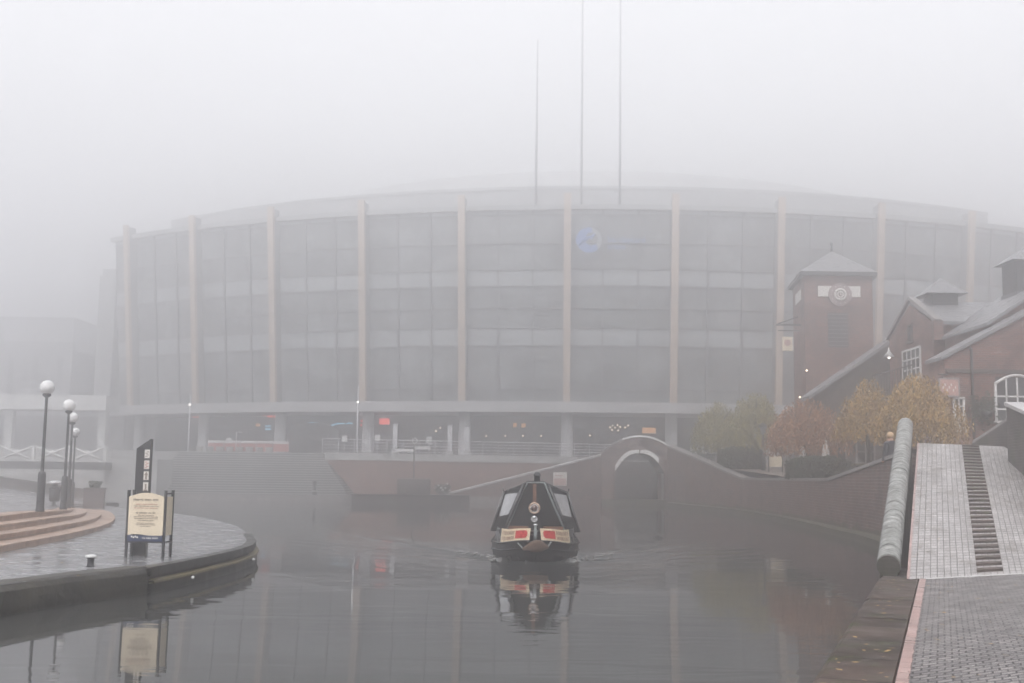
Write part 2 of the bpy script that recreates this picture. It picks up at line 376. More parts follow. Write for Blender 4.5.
# stone lip and wall of the near quay: one massive weathered kerb
def offset(path, d):
    out = []
    for i in range(len(path)):
        a = path[max(i - 1, 0)]; b_ = path[min(i + 1, len(path) - 1)]; t = (Vector((b_.x, b_.y)) - Vector((a.x, a.y))).normalized()
        out.append(Vector((path[i].x - t.y * d, path[i].y + t.x * d, path[i].z)))
    return out
def subdiv(path, n):
    out = []
    for i in range(len(path) - 1):
        for k in range(n): out.append(path[i].lerp(path[i + 1], k / n))
    return out + [path[-1]]
e = subdiv(edge, 8)
prof = ((.42, .012), (.06, .016), (-.03, -.02), (-.07, -.09), (-.075, -.22), (-.06, -.34), (-.02, -.7))
kq = MB()
rows = [[Vector((p.x, p.y, QZ + dz + .012 * noise.noise(Vector((p.x * 2, p.y * 2, dz * 6))))) + Vector((0, 0, 0)) for p in offset(e, d)] for d, dz in prof]
for r_ in rows:
    for p in r_:
        q = noise.noise(Vector((p.x * 2.3, p.y * 2.3, p.z * 5))) * .05 + noise.noise(Vector((p.x * 7, p.y * 7, p.z * 9))) * .02; p.x += q; p.y += q
kq.loft(rows, smooth=False)
kerbstone = thing('quay_wall', 'weathered dark stone quay wall with damp mossy face beside the paved quay', 'quay wall', (edge[2].x, edge[2].y, 0))
part('stone_wall', kq, stone_quay, kerbstone)
# timber fendering of the rounded quay end
fend = thing('timber_fender', 'tarred timber fender with a mossy ledge round the quay tip', 'fender', (edge2[2].x, edge2[2].y, 0))
e2 = subdiv(edge2 + rim[:1], 4)
def strip(path, d0, d1, z0, z1):
    o0, o1 = offset(path, d0), offset(path, d1); m_ = MB()
    m_.loft([[Vector((p.x, p.y, z1)) for p in o0], [Vector((p.x, p.y, z1)) for p in o1], [Vector((p.x, p.y, z0)) for p in o1], [Vector((p.x, p.y, z0)) for p in o0]], smooth=False)
    return m_
part('top_beam', strip(e2, .12, -.1, QZ - .13, QZ + .012), timber_dark, fend)
part('ledge', strip(e2, .0, -.17, QZ - .25, QZ - .2), timber_moss, fend)
part('lower_beam', strip(e2, .02, -.13, -.4, QZ - .26), timber_dark, fend)
for px, py in ((193, 577.5), (254, 556), (253.5, 559.5)):
    p = ong(px, py, .2); part('marker', MB().ball((p.x, p.y, .2), .03, 8, 6), white_paint, fend)

# curved steps and the terrace above them
def zt(x, y):
    base = .99 if y < 29 else max(QZ + .005, .99 - .0245 * (y - 29))
    k = max(0, min(1, (y - 44) / 14)); return base + k * max(0, -x - 21.5) * .1
B = [Vector((-7.2, 8, QZ)), Vector((-8.6, 15, QZ))] + [ong(*p, QZ) for p in ((0, 552), (40, 545), (80, 536.5), (105, 529), (115.5, 521.5))]
B += [ong(112.5, 515, QZ), ong(106, 510.5, QZ), Vector((-18.6, 48.6, QZ)), Vector((-24, 49.5, QZ))]
def smooth(path, n=2):
    for _ in range(n):
        out = [path[0]]
        for a, b_ in zip(path, path[1:]): out += [a.lerp(b_, .25), a.lerp(b_, .75)]
        path = out + [path[-1]]
    return path
B = smooth(B)
steps = thing('curved_steps', 'broad flight of four curved buff brick steps on the wet quay', 'steps', (-11, 27, QZ))
for k in range(4):
    o = offset(B, .45 * k); o2 = offset(B, .45 * (k + 1) + .12)
    def zz(p, q, kk): return QZ + kk * (zt(p.x, p.y) - QZ) / 4
    m_ = MB()
    n0 = offset(B, .45 * k - .02)
    zl = [QZ + k * (zt(p.x, p.y) - QZ) / 4 - .004 for p in o]; zh = [QZ + (k + 1) * (zt(p.x, p.y) - QZ) / 4 for p in o]
    m_.loft([[Vector((p.x, p.y, z)) for p, z in zip(o, zl)], [Vector((p.x, p.y, z - .05)) for p, z in zip(o, zh)],
             [Vector((p.x, p.y, z - .045)) for p, z in zip(n0, zh)], [Vector((p.x, p.y, z - .008)) for p, z in zip(n0, zh)], [Vector((p.x, p.y, z)) for p, z in zip(o, zh)],
             [Vector((p.x, p.y, z)) for p, z in zip(o2, zh)]], smooth=False)
    part('step', m_, step_stone, steps)
tin = offset(B, 1.86)
bk = [Vector((-90 + 70.5 * t, 70 - 12 * t, 0)) for t in [i / (len(tin) - 1) for i in range(len(tin))]]
def backline(t):
    P = [Vector((-90, 0, 0)), Vector((-90, 70, 0)), Vector((-36, 66, 0)), Vector((-22, 61, 0)), Vector((-19.5, 58, 0)), Vector((-20.4, 53, 0)), Vector((-24, 52, 0))]
    ks = [0, .3, .5, .7, .8, .9, 1.0]
    for i in range(len(ks) - 1):
        if t <= ks[i + 1]: return P[i].lerp(P[i + 1], (t - ks[i]) / (ks[i + 1] - ks[i]))
    return P[-1]
rows = []
for r_ in range(15):
    k = r_ / 14; row = []
    for i, p in enumerate(tin):
        q = p.lerp(backline(i / (len(tin) - 1)), k); q.z = zt(q.x, q.y) + .004; row.append(q)
    rows.append(row)
struct('terrace_paving', MB().loft(rows), paver_quay)
lw = MB().wall([(-22.2, 60.8, .2, QZ + .55), (-28, 62.6, .2, 1.65), (-36, 65.4, .2, 2.45), (-60, 68, .2, 4.0)][::-1], .4)
single('low_wall', lw, brick_dark, 'low dark brick wall along the back of the quay terrace', 'wall', (-24, 61, QZ))

# --- lamps with globes
def make_lamp(loc, label, first=[None]):
    if first[0] is None:
        t = thing('globe_lamp', label, 'street lamp', loc, 0, 'globe lamps along the quay terrace')
        part('post', MB().lathe([(.075, 0), (.075, .9), (.045, .98), (.038, 1.9), (.036, 2.95), (.045, 2.97)], n=12), iron, t, Z0)
        part('base_sleeve', MB().lathe([(.115, 0), (.115, .05), (.1, .1), (.098, .95), (.078, 1.02)], n=12), iron, t, Z0)
        cpart = part('collar', MB().lathe([(.05, 2.93), (.1, 2.97), (.115, 3.0), (.09, 3.03)], n=14), iron, t, Z0)
        part('globe', MB().ball((0, 0, 3.19), .185, 20, 14), lamp_globe, t, Z0)
        first[0] = t; return t
    c = copy_tree(first[0]); c.location = loc; c['label'] = label; return c
for px, D, lab in ((40, 29.8, 'tallest looking black post globe lamp standing on top of the curved steps'), (63.3, 35.6, 'second globe lamp behind the one on the steps'),
                   (67.6, 41.0, 'third globe lamp in line, its globe just below the second one'), (71.2, 50.0, 'farthest and smallest globe lamp of the row, near the square planter')):
    p = at(px, 508, D); make_lamp((p.x, D, zt(p.x, D)), lab)

# bin and planter on the terrace
p = at(54, 504, 47.0)
t = thing('litter_bin', 'dark pedestal litter bin with domed cap between the globe lamps', 'litter bin', (p.x, 47.0, zt(p.x, 47)))
part('pedestal', MB().lathe([(.12, -.05), (.12, .04), (.07, .08), (.07, .25)], n=12), iron_far, t, Z0)
part('bin_body', MB().lathe([(.17, .2), (.2, .26), (.21, .72), (.19, .76), (.1, .8), (.1, .92)], n=14), iron_far, t, Z0)
part('cap', MB().lathe([(.1, .9), (.27, .94), (.27, .98), (.16, 1.03), (.02, 1.05)], n=14), steel, t, Z0)
part('lid_ring', MB().lathe([(.215, .68), (.235, .7), (.235, .74), (.215, .76)], n=14), iron, t, Z0)
p = at(94, 507, 49.5)
t = thing('square_planter', 'square dark stone planter with a clipped shrub at the end of the steps', 'planter', (p.x, 49.5, QZ), radians(14))
part('pot', MB().box((0, 0, .40), (.80, .80, .80)).box((0, 0, .815), (.86, .86, .05)), planter_grey, t, Z0)
part('soil', MB().box((0, 0, .835), (.74, .74, .03)), bed_mud, t, Z0)
mbs = MB()
for i in range(420):
    a, r_, z = random.uniform(0, 6.28),   .3 * sqrt(random.random()), random.random()
    r_ *= .6 + .4 * z; c = Vector((r_ * cos(a), r_ * sin(a), .84 + .28 * z)); d = Vector((random.gauss(0, 1), random.gauss(0, 1), random.gauss(0, 1))).normalized(); e_ = d.orthogonal().normalized()
    mbs.face([c - d * .05, c + e_ * .025, c + d * .05, c - e_ * .025], random.random() < .5)
part('shrub', mbs, leaf_grn, t, Z0)

# --- mooring bollard
p = ong(90.5, 566.5, QZ)
t = thing('mooring_bollard', 'small black mooring bollard with white top on the quay edge', 'bollard', (p.x, p.y, QZ))
part('shaft', MB().lathe([(.075, 0), (.06, .02), (.055, .13), (.08, .15)], n=14), iron, t, Z0)
part('cap', MB().lathe([(.085, .15), (.095, .165), (.085, .19), (.04, .2)], n=14), white_paint, t, Z0)

# --- information sign and tall marker post
def dirs(rz): return Vector((cos(rz), sin(rz), 0)), Vector((-sin(rz), cos(rz), 0))
p = ong(147, 558, QZ)
t = thing('information_board', 'cream two sided information board in a black frame on the quay corner', 'information sign', (p.x - .02, p.y - .08, QZ), radians(-3))
for sx, sy in ((-.36, 0), (.345, 0), (-.42, .42), (.335, .42)):
    part('frame_post', MB().box((sx, sy, .62), (.045, .045, 1.28)), iron, t, Z0)
# front board with arched top edge and wavy foot
def board(mb, w, z0, z1, y0, y1, mi, arch, wav):
    n = 16; fr = []
    for i in range(n + 1):
        u = -w / 2 + w * i / n; fr.append((u, z0 + wav * sin(pi * 2 * i / n)))
    up = []
    for i in range(n + 1):
        u = w / 2 - w * i / n; k = abs(2 * i / n - 1); up.append((u, z1 + arch * max(0, cos(k * pi / 2)) - arch * .2))
    poly = fr + up
    mb.hull([(u, y0, z) for u, z in poly], [(u, y1, z) for u, z in poly], mi)
m_ = MB(); board(m_, .665, .43, 1.155, -.02, -.045, 0, .075, .018)
bp_ = part('front_board', m_, cream, t, Z0)
tx = MB()
def dashline(mb, x0, x1, z, h, y, mi):                   # a row of small unreadable printed words
    x = x0
    while x < x1:                                         # words of a few letter strokes each
        for _ in range(random.randint(2, 7)):
            if x > x1: break
            w = h * random.uniform(.3, .55); mb.box((x + w / 2, y, z + h * random.uniform(-.08, .08)), (w, .004, h * random.uniform(.6, 1)), 0, mi); x += w + h * .22
        x += h * .55
dashline(tx, -.25, .25, 1.085, .042, -.048, 0)
for i, (a, z, h, mi) in enumerate(((.2, 1.0, .022, 1), (.24, .965, .018, 0), (.23, .93, .018, 1), (.19, .84, .034, 0), (.15, .795, .02, 0), (.23, .765, .016, 0), (.22, .735, .016, 0), (.14, .70, .018, 0), (.17, .65, .014, 0), (.18, .62, .014, 0), (.1, .59, .014, 0))):
    dashline(tx, -a, a, z, h, -.048, mi)
part('printing', tx, [ink, red_ink], bp_, Z0)
part('navy_strip', MB().box((0, -.03, .37), (.665, .03, .11)), navy, t, Z0)
lg = MB(); 
for i in range(4): lg.box((-.25 + i * .035, -.048, .4 - .012 * (i % 2)), (.026, .006, .03))
dashline(lg, -.05, .25, .375, .03, -.048, 0)
part('crest', lg, clock_white, t, Z0)
a, b_ = Vector((.36, 0, 0)), Vector((.335, .42, 0)); mid = (a + b_) / 2; ang = math.atan2(b_.y - a.y, b_.x - a.x)
part('side_board', MB().box((mid.x, mid.y, .78), (.36, .025, .72), ang), cream, t, Z0)
for c_, l_ in (((0, .0, .3), .70), ((mid.x, mid.y, .3), .36), ((mid.x, mid.y, 1.2), .36)): part('cross_rail', MB().box(c_, (l_, .03, .03), 0 if l_ > .5 else ang), iron, t, Z0)
p = ong(146, 556.5, QZ)
t = thing('marker_post', 'tall black slant topped post with a column of white pictogram plates behind the board', 'sign post', (p.x - .19, p.y + .26, QZ), radians(4))
w, d = .15, .2
t0 = MB(); t0.hull([(-w, -d / 2, 0), (w * .75, -d / 2, 0), (w * .75, d / 2, 0), (-w, d / 2, 0)], [(-w, -d / 2, 2.05), (w * .75, -d / 2, 2.24), (w * .75, d / 2, 2.24), (-w, d / 2, 2.05)])
part('shaft', t0, iron, t, Z0)
pl = MB()
for i, z in enumerate((1.32, 1.53, 1.74, 1.95)): pl.box((.06, -d / 2 - .008, z), (.095, .016, .165))
pp = part('pictogram_plate', pl, clock_white, t, Z0)
g = MB(); y = -d / 2 - .02
g.box((.06, y, 1.32), (.03, .006, .1)); g.box((.06, y, 1.25), (.07, .006, .025)); g.face([(.025, y, 1.54), (.095, y, 1.54), (.06, y, 1.61)]); g.box((.06, y, 1.5), (.03, .006, .09))
for k in range(5): g.box((.06 + (.014 if k % 2 else -.014), y, 1.68 + k * .028), (.045, .006, .016), 0, 1)
for k in range(4): g.box((.06 + (.012 if k % 2 else -.012), y, 1.9 + k * .03), (.04, .006, .014))
part('pictogram', g, [ink, red_ink], pp, Z0)

# ------------------------------------------------------------------ right bank: towpath, edge, ramp, ribbed coping
U = Vector((.35, .937, 0)).normalized(); NR = Vector((U.y, -U.x, 0))
TZ = .45
E0 = ong(807, 683, TZ)
def tow(t, s_, z=TZ): q = E0 + U * t + NR * s_; return Vector((q.x, q.y, z))
TF = 10.9
e_w = 11.0
tp = [tow(-40, .75), tow(-40, 30), tow(40, 30), tow(40, 12), tow(TF + .25, e_w), tow(TF + .25, .75)]
struct('towpath_base', MB().prism([(p.x, p.y) for p in (tow(-40, .05), tow(-40, 30), tow(14, 30), tow(14, .05))], -1.2, TZ - .03), brick_dark)
struct('pink_kerb_line', MB().hull([tow(-40, .66, .3), tow(-40, .76, .3), tow(TF + .2, .76, .3), tow(TF + .2, .66, .3)], [tow(-40, .66, TZ + .008), tow(-40, .76, TZ + .008), tow(TF + .2, .76, TZ + .008), tow(TF + .2, .66, TZ + .008)]), pink_line)
# big worn edge stones, each one lifted out by itself
random.seed(5)
tpos = -14.0; k = 0
st_lab = None
cs = thing('canal_edge', 'row of big worn brown coping stones along the towpath edge', 'kerb', tuple(tow(4, 0, 0)))
while tpos < TF - .2:
    ln = random.uniform(1.1, 1.7); t1 = min(tpos + ln, TF + .1); j = random.uniform(-.004, .004); n = 10
    rows = []
    for s_, dz in ((.645, -.02), (.635, .0), (.35, .0), (.07, .0), (.02, -.03), (.0, -.09), (.0, -.8)):
        rows.append([tow(tpos + .006 + (t1 - tpos - .012) * i / n, s_, TZ + j + dz + .008 * noise.noise(Vector((tpos + i * .3, s_ * 5, 0)))) for i in range(n + 1)])
    m_ = MB(); m_.loft(rows, smooth=False)
    part('edge_stone', m_, stone_edge, cs); tpos = t1

RF0 = tow(TF, .72, TZ); RF1 = ong(1024, 573.5, TZ); W = (RF1 - RF0).normalized()
RL, RZ1 = 12.0, 3.05
def rmp(t, s_, dz=0.0):                                  # t along the ramp in metres, s_ across it
    q = RF0 + U * t + W * s_; z = TZ + (RZ1 - TZ) * min(1, t / RL); return Vector((q.x, q.y, z + dz))
ramp = MB()
rows = [[rmp(RL * i / 12, s_, .008) for s_ in (-.35, 2, 4, 7)] for i in range(13)] + [[rmp(RL + 6, s_, .008) for s_ in (-.35, 2, 4, 7)]]
for i in range(len(rows) - 1):
    for j in range(3):
        sv_ = (-.35, 2, 4, 7); ta_, tb_ = (RL * i / 12, RL * (i + 1) / 12) if i < 12 else (RL, RL + 6)
        ramp.face([rows[i][j], rows[i][j + 1], rows[i + 1][j + 1], rows[i + 1][j]], 0, False, [(sv_[j], ta_), (sv_[j + 1], ta_), (sv_[j + 1], tb_), (sv_[j], tb_)])
rm = struct('ramp', ramp, paver_ramp)
bs = MB(); bs.hull([rmp(0, 0) - Vector((0, 0, 1)), rmp(0, 7) - Vector((0, 0, 1)), rmp(RL + 6, 7) - Vector((0, 0, 4)), rmp(RL + 6, 0) - Vector((0, 0, 4))], [rmp(0, -.35, -.01), rmp(0, 7, -.01), rmp(RL, 7, -.01), rmp(RL, -.35, -.01)])
struct('ramp_base', bs, brick_dark)
ft = MB(); ft.loft([[rmp(0, s_ * .5, .014) for s_ in range(15)], [rmp(-.09, s_ * .5, .012) for s_ in range(15)]], smooth=False); struct('ramp_foot_line', ft, coping_pale)
def across(px, py):                                     # metres along W of the point seen at px, py on the ramp foot
    d = ong(px, py, TZ) - RF0; det = U.x * W.y - U.y * W.x
    return (U.x * d.y - U.y * d.x) / det
sl, sr = across(976, 572), across(1002, 572)
nr = 32
for i in range(nr):
    t_ = .28 + (RL - .45) * i / (nr - 1)
    m_ = MB(); n1 = Vector((0, 0, .035)); hw = .09
    m_.hull([rmp(t_ - hw, sl), rmp(t_ - hw, sr), rmp(t_ + hw, sr), rmp(t_ + hw, sl)], [rmp(t_ - hw * .8, sl, .045), rmp(t_ - hw * .8, sr, .045), rmp(t_ + hw * .8, sr, .04), rmp(t_ + hw * .8, sl, .04)])
    o = struct('ridge', m_, stone_edge if False else MATS['edge_stone'], rm)
def wu(p):                                              # paving coordinates: metres across and along the ramp
    d = p - RF0; det = U.x * W.y - U.y * W.x; return ((U.x * d.y - U.y * d.x) / det, (d.x * W.y - d.y * W.x) / det)
q_ = [tow(-40, .76), tow(-40, 30), tow(14, 30), tow(14, .76)]
struct('towpath', MB().face(q_, 0, False, [wu(p) for p in q_]), paver_tow)
# edge kerb of the ramp beside the coping
ek = MB(); ek.loft([[rmp(i, -.35, .012) for i in range(13)], [rmp(i, -.42, .012) for i in range(13)]], smooth=False); struct('ramp_edge_line', ek, pink_line)
# parapet
pa = thing('ribbed_parapet', 'low parapet with a thick round ribbed coping climbing beside the ramp', 'parapet', (6.6, 20.2, TZ))
def par(t, dz, s_=-.34): 
    q = rmp(t, s_); return Vector((q.x, q.y, q.z + dz))
A_, B_ = at(888.5, 566, 20.3), at(905.5, 424.5, 31.8)
for i in range(3):
    a = A_.lerp(B_, (0, .24, .52)[i] + .003); c = A_.lerp(B_, (.24, .52, 1.0)[i] - .003)
    m_ = MB(); ln = (c - a).length; nb = int(ln / .115); P_, R_ = [], []
    random.seed(20 + i)
    for k in range(nb):                                      # each bull-nosed brick a shallow ring between two joints
        rr_ = .199 + random.uniform(-.006, .006)
        for f_, q_r in ((.03, -.012), (.10, 0), (.5, .003), (.90, 0), (.97, -.012)):
            P_.append(a.lerp(c, (k + f_) / nb)); R_.append(rr_ + q_r)
    m_.tube(P_, R_, 20); part('round_coping', m_, ribbed, pa)
ax = (B_ - A_).normalized()
part('end_stone', MB().tube([A_ - ax * .03, A_ - ax * .002], .195, 20), brick_dark, pa)
lo = Vector((0, 0, .1))
m_ = MB(); wv_ = NR * .15
m_.hull([Vector((A_.x, A_.y, -1)) - wv_, Vector((A_.x, A_.y, -1)) + wv_, Vector((B_.x, B_.y, -1)) + wv_, Vector((B_.x, B_.y, -1)) - wv_], [A_ - lo - wv_, A_ - lo + wv_, B_ - lo + wv_, B_ - lo - wv_])
part('brick_base', m_, brick_dark, pa)
# brick stair wall on the far side of the ramp
sw = thing('stair_wall', 'brick stair wall with wet pale sloping coping beside the ramp top', 'wall', (13.6, 31, 2.6))
a0, a1, a2 = at(1006, 402, 30.5), at(1040, 417, 27.5), at(1075, 432, 25)
m_ = MB(); m_.wall([(p.x, p.y, -1, p.z - .1) for p in (a0, a1, a2)], .36); part('brickwork', m_, brick_dark, sw)
m_ = MB(); m_.wall([(p.x - .05, p.y + .0, p.z - .095, p.z) for p in (a0, a1, a2)], .46); part('coping', m_, coping_pale, sw)
b0, b1 = at(972, 441, 34.0), at(1010, 415.5, 32.0)
m_ = MB(); m_.wall([(b0.x, b0.y, 0, b0.z - .08), (b1.x, b1.y, 0, b1.z - .08)], .3); part('stair_flank', m_, brick_dark, sw)
m_ = MB(); m_.wall([(b0.x, b0.y - .03, b0.z - .077, b0.z), (b1.x, b1.y - .03, b1.z - .077, b1.z)], .36); part('flank_coping', m_, coping_grey, sw)

# ------------------------------------------------------------------ canal wall, terrace, arched bridge
wl = [(667.5, 445.5, 87.5), (674, 448, 84.5), (685, 453, 80.5), (700, 459, 77), (722, 469, 72.5), (742, 477.5, 68.5), (770, 478, 61), (800, 478, 53.5), (828, 478, 47), (848, 471, 43), (870, 463, 39.6), (893, 454.5, 35.2), (908, 449, 32.5)]
WP = [at(*q) for q in wl]
cw = thing('canal_wall', 'long dark brick canal wall with a dipping stone coping and mossy foot', 'wall', (13.5, 60, 0))
m_ = MB(); m_.wall([(p.x, p.y, -1.2, p.z - .12) for p in WP][::-1], -.5); part('brickwork', m_, brick_wall, cw)
m_ = MB()
o0, o1 = offset(WP, -.06), offset(WP, .6)
m_.loft([[p - Vector((0, 0, .118)) for p in o0], [Vector(p) for p in o0], [Vector(p) for p in o1], [p - Vector((0, 0, .118)) for p in o1]], smooth=False)
part('coping', m_, coping_grey, cw)
m_ = MB(); WL = [p for p in WP if p.y < 86]
o0, o1 = offset(WL, -.02), offset(WL, -.55)
m_.loft([[Vector((p.x, p.y, .27)) for p in o0], [Vector((p.x, p.y, .25 + .03 * noise.noise(p * .9))) for p in o1], [Vector((p.x, p.y, -1)) for p in o1]], smooth=False)
part('foot_ledge', m_, moss, cw)
m_ = MB(); WS = subdiv(WL, 14); o0 = offset(WS, -.018)
m_.loft([[Vector((p.x, p.y, .24)) for p in o0], [Vector((p.x, p.y, .40 + .22 * noise.noise(Vector((p.y * .9, 3, 0))) + .08 * noise.noise(Vector((p.y * 4, 7, 0))))) for p in o0]], smooth=False); part('tide_moss', m_, moss, cw)
# terrace on the pub side
def tz(x, y):
    if y > 52: return 1.95 + (y - 52) * .0325
    return 1.95 + max(0, (46 - y)) * .02 + max(0, x - 15) * .03
inner = offset(WP, .4)
rows = []
for p in inner:
    rows.append([Vector((p.x + dx, p.y + dx * .1, min(tz(p.x + dx, p.y), 3.5) - (0 if dx else .02))) for dx in (0, 2, 5, 9, 14, 30, 120)])
rows = [[Vector((q.x, q.y + 14, 3.5)) for q in rows[0]]] + rows + [[Vector((q.x, q.y - .8, q.z)) for q in rows[-1]]]
struct('terrace', MB().loft(rows), paver_terr)

# podium in front of the arena
POD = 3.5
pl_ = [(-120, 88), (-29, 84), (-25, 88), (-14, 88.5), (7.3, 91.5), (7.3, 103), (13.2, 103), (13.2, 102), (150, 102), (150, 390), (-390, 390), (-390, 88)]
struct('podium', MB().prism(pl_, -1.2, POD, 0, 0), concrete)
struct('podium_paving', MB().face([(x, y, POD + .006) for x, y in pl_]), far_ground)
fb = [(-120, 79), (-60, 79.5), (-28, 79.7), (-13.2, 82.3), (-3, 85.5), (7.3, 89.2)]
struct('far_bank', MB().prism(fb + [(7.3, 91.4), (-14, 88.4), (-25, 87.9), (-29, 83.9), (-120, 87.9)], -1.2, .38), concrete)
m_ = MB(); m_.wall([(x, y - .06, -1, .46) for x, y in fb], .5); single('bank_kerb', m_, coping_grey, 'pale stone kerb along the far waterside below the arena steps', 'kerb', (-5, 83, 0))
m_ = MB().box((10.25, 102.8, 1.1), (5.8, .4, 4.6)); struct('dark_arch_backing', m_, brick_dark)  # added dark backing, there to darken the opening seen through the arch
# waterside steps up to the podium
ws = thing('waterside_steps', 'wide grey flight of steps rising from the far waterside to the arena', 'steps', (-19, 83, .38))
ns = 18
for i in range(ns):
    z0 = .38 + (POD - .38) * i / ns; z1 = .38 + (POD - .38) * (i + 1) / ns; k = i / (ns - 1)
    y0 = 81.6 + 6.2 * i / ns; xl = -25.6 + .5 * k; xr = -11.6 - 2.6 * k
    ya, yb_ = y0 - .5 * (1 - k), y0 + 1.2 * (1 - k); zn = z1 - .065; m_ = MB()
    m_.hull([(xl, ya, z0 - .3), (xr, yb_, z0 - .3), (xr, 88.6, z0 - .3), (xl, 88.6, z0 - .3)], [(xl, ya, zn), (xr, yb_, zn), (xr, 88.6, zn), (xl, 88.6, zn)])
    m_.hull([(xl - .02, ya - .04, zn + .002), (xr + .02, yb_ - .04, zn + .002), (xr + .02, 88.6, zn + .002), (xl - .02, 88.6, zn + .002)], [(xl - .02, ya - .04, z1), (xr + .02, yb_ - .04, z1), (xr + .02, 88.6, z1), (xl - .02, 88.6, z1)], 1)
    part('step', m_, [riser_shade, concrete], ws)
# red podium wall
rw = thing('podium_wall', 'reddish brick retaining wall with a grey coping below the podium railing', 'wall', (-3, 89, .38))
pp = [(-15.3, 86.6), (-10.0, 87.0), (-3, 88.6), (7.2, 91.0)]
m_ = MB(); m_.wall([(x, y, 0, 3.0) for x, y in pp], .6); part('brickwork', m_, brick_podium, rw)
m_ = MB(); m_.wall([(x, y - .08, 3.003, 3.56) for x, y in [(-13.9, 86.75)] + pp[1:]], .75); part('coping', m_, concrete, rw)
# sloping ramp wall up to the arched bridge
rp = [at(*q) for q in ((433, 497, 84.6), (470, 487.5, 85.6), (530, 472.5, 87), (585, 458.5, 88.3), (606, 453.6, 89))]
sw2 = thing('sloping_wall', 'dark brick wall sloping up beside the far bank to the arched bridge', 'wall', (0, 87, .38))
m_ = MB(); m_.wall([(p.x, p.y, 0, p.z - .14) for p in rp], .5); part('brickwork', m_, brick_wall, sw2)
m_ = MB(); m_.wall([(p.x, p.y - .06, p.z - .137, p.z) for p in rp], .62); part('coping', m_, coping_pale, sw2)
p = at(560, 479, 87.3)
t = thing('square_notice', 'square white notice with a pinkish lower half on the sloping wall', 'notice', (p.x, p.y - .05, p.z))
part('panel', MB().box((0, 0, 0), (1.02, .05, 1.0)), clock_white, t, Z0); part('printing', MB().box((0, -.03, -.2), (.9, .02, .5)).box((-.1, -.03, .25), (.6, .02, .08)), sign_pink, t, Z0)

# arched bridge
br_ = thing('arched_bridge', 'humped dark brick canal bridge with white trimmed arch and pale coping', 'bridge', (9.6, 89, 0))
BX0, BX1, BY = at(606, 470, 89).x, at(672, 470, 86).x, 88.6
A0, A1 = at(614.5, 470, BY), at(664.5, 470, BY); CX, HWD = (A0.x + A1.x) / 2, (A1.x - A0.x) / 2
SPR, CRN = 2.35, 3.85
def archz(x):
    k = min(1, abs(x - CX) / HWD); return CRN - (CRN - SPR) * k ** 2.5
def crestz(x):
    k = (x - (CX + .05)) / 2.9; return 5.1 - 1.25 * min(1.3, abs(k)) ** 2
nA = 28
xs = [CX - HWD + 2 * HWD * i / nA for i in range(nA + 1)]
def spand(y0, y1):
    m_ = MB()
    for i in range(nA):
        xa, xb = xs[i], xs[i + 1]
        m_.hull([(xa, y0, archz(xa)), (xb, y0, archz(xb)), (xb, y1, archz(xb)), (xa, y1, archz(xa))], [(xa, y0, crestz(xa)), (xb, y0, crestz(xb)), (xb, y1, crestz(xb)), (xa, y1, crestz(xa))])
    m_.hull([(BX0 - .4, y0, -1), (xs[0], y0, -1), (xs[0], y1, -1), (BX0 - .4, y1, -1)], [(BX0 - .4, y0, crestz(BX0 - .4)), (xs[0], y0, crestz(xs[0])), (xs[0], y1, crestz(xs[0])), (BX0 - .4, y1, crestz(BX0 - .4))])
    m_.hull([(xs[-1], y0, -1), (BX1 + .1, y0, -1), (BX1 + .1, y1, -1), (xs[-1], y1, -1)], [(xs[-1], y0, crestz(xs[-1])), (BX1 + .1, y0, crestz(BX1 + .1)), (BX1 + .1, y1, crestz(BX1 + .1)), (xs[-1], y1, crestz(xs[-1]))])
    return m_
part('front_wall', spand(BY, BY + .4), brick_wall, br_); part('rear_wall', spand(BY + 4.2, BY + 4.6), brick_wall, br_)
m_ = MB()
for i in range(nA):
    xa, xb = xs[i], xs[i + 1]
    m_.hull([(xa, BY + .4, archz(xa)), (xb, BY + .4, archz(xb)), (xb, BY + 4.2, archz(xb)), (xa, BY + 4.2, archz(xa))], [(xa, BY + .4, crestz(xa) - 1), (xb, BY + .4, crestz(xb) - 1), (xb, BY + 4.2, crestz(xb) - 1), (xa, BY + 4.2, crestz(xa) - 1)])
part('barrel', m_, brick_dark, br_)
def ring(x0, x1, d0, d1, y, n=12):
    m_ = MB(); lo_, hi_ = [], []
    for i in range(n + 1):
        x = x0 + (x1 - x0) * i / n; z = archz(x); w_ = d0 + (d1 - d0) * i / n
        lo_.append((x, z + .01)); hi_.append((x, z + .01 + w_))
    for i in range(n):
        m_.hull([(lo_[i][0], y, lo_[i][1]), (lo_[i + 1][0], y, lo_[i + 1][1]), (lo_[i + 1][0], y + .06, lo_[i + 1][1]), (lo_[i][0], y + .06, lo_[i][1])],
                [(hi_[i][0], y, hi_[i][1]), (hi_[i + 1][0], y, hi_[i + 1][1]), (hi_[i + 1][0], y + .06, hi_[i + 1][1]), (hi_[i][0], y + .06, hi_[i][1])])
    return m_
part('arch_ring', ring(xs[0] + .05, CX - .06, .46, .24, BY - .07), lime_white, br_); part('arch_ring', ring(CX + .06, xs[-1] - .45, .24, .44, BY - .07), lime_white, br_)
part('foot_ledge', MB().box(((BX0 + BX1) / 2, BY - .35, -.3), (BX1 - BX0 + .8, .7, 1.3)), moss, br_)
def crest_band(y, x0, x1, n=18):
    m_ = MB(); m_.loft([[(x0 + (x1 - x0) * i / n, y + dy, crestz(x0 + (x1 - x0) * i / n) + dz) for i in range(n + 1)] for dy, dz in ((-.06, 0), (-.06, .14), (.5, .14), (.5, 0))], smooth=False); return m_
part('coping', crest_band(BY, BX0 - .3, CX - 1.3), coping_grey, br_); part('coping', crest_band(BY, CX - 1.3, BX1), lime_white, br_, label='pale wet coping of the bridge crest')
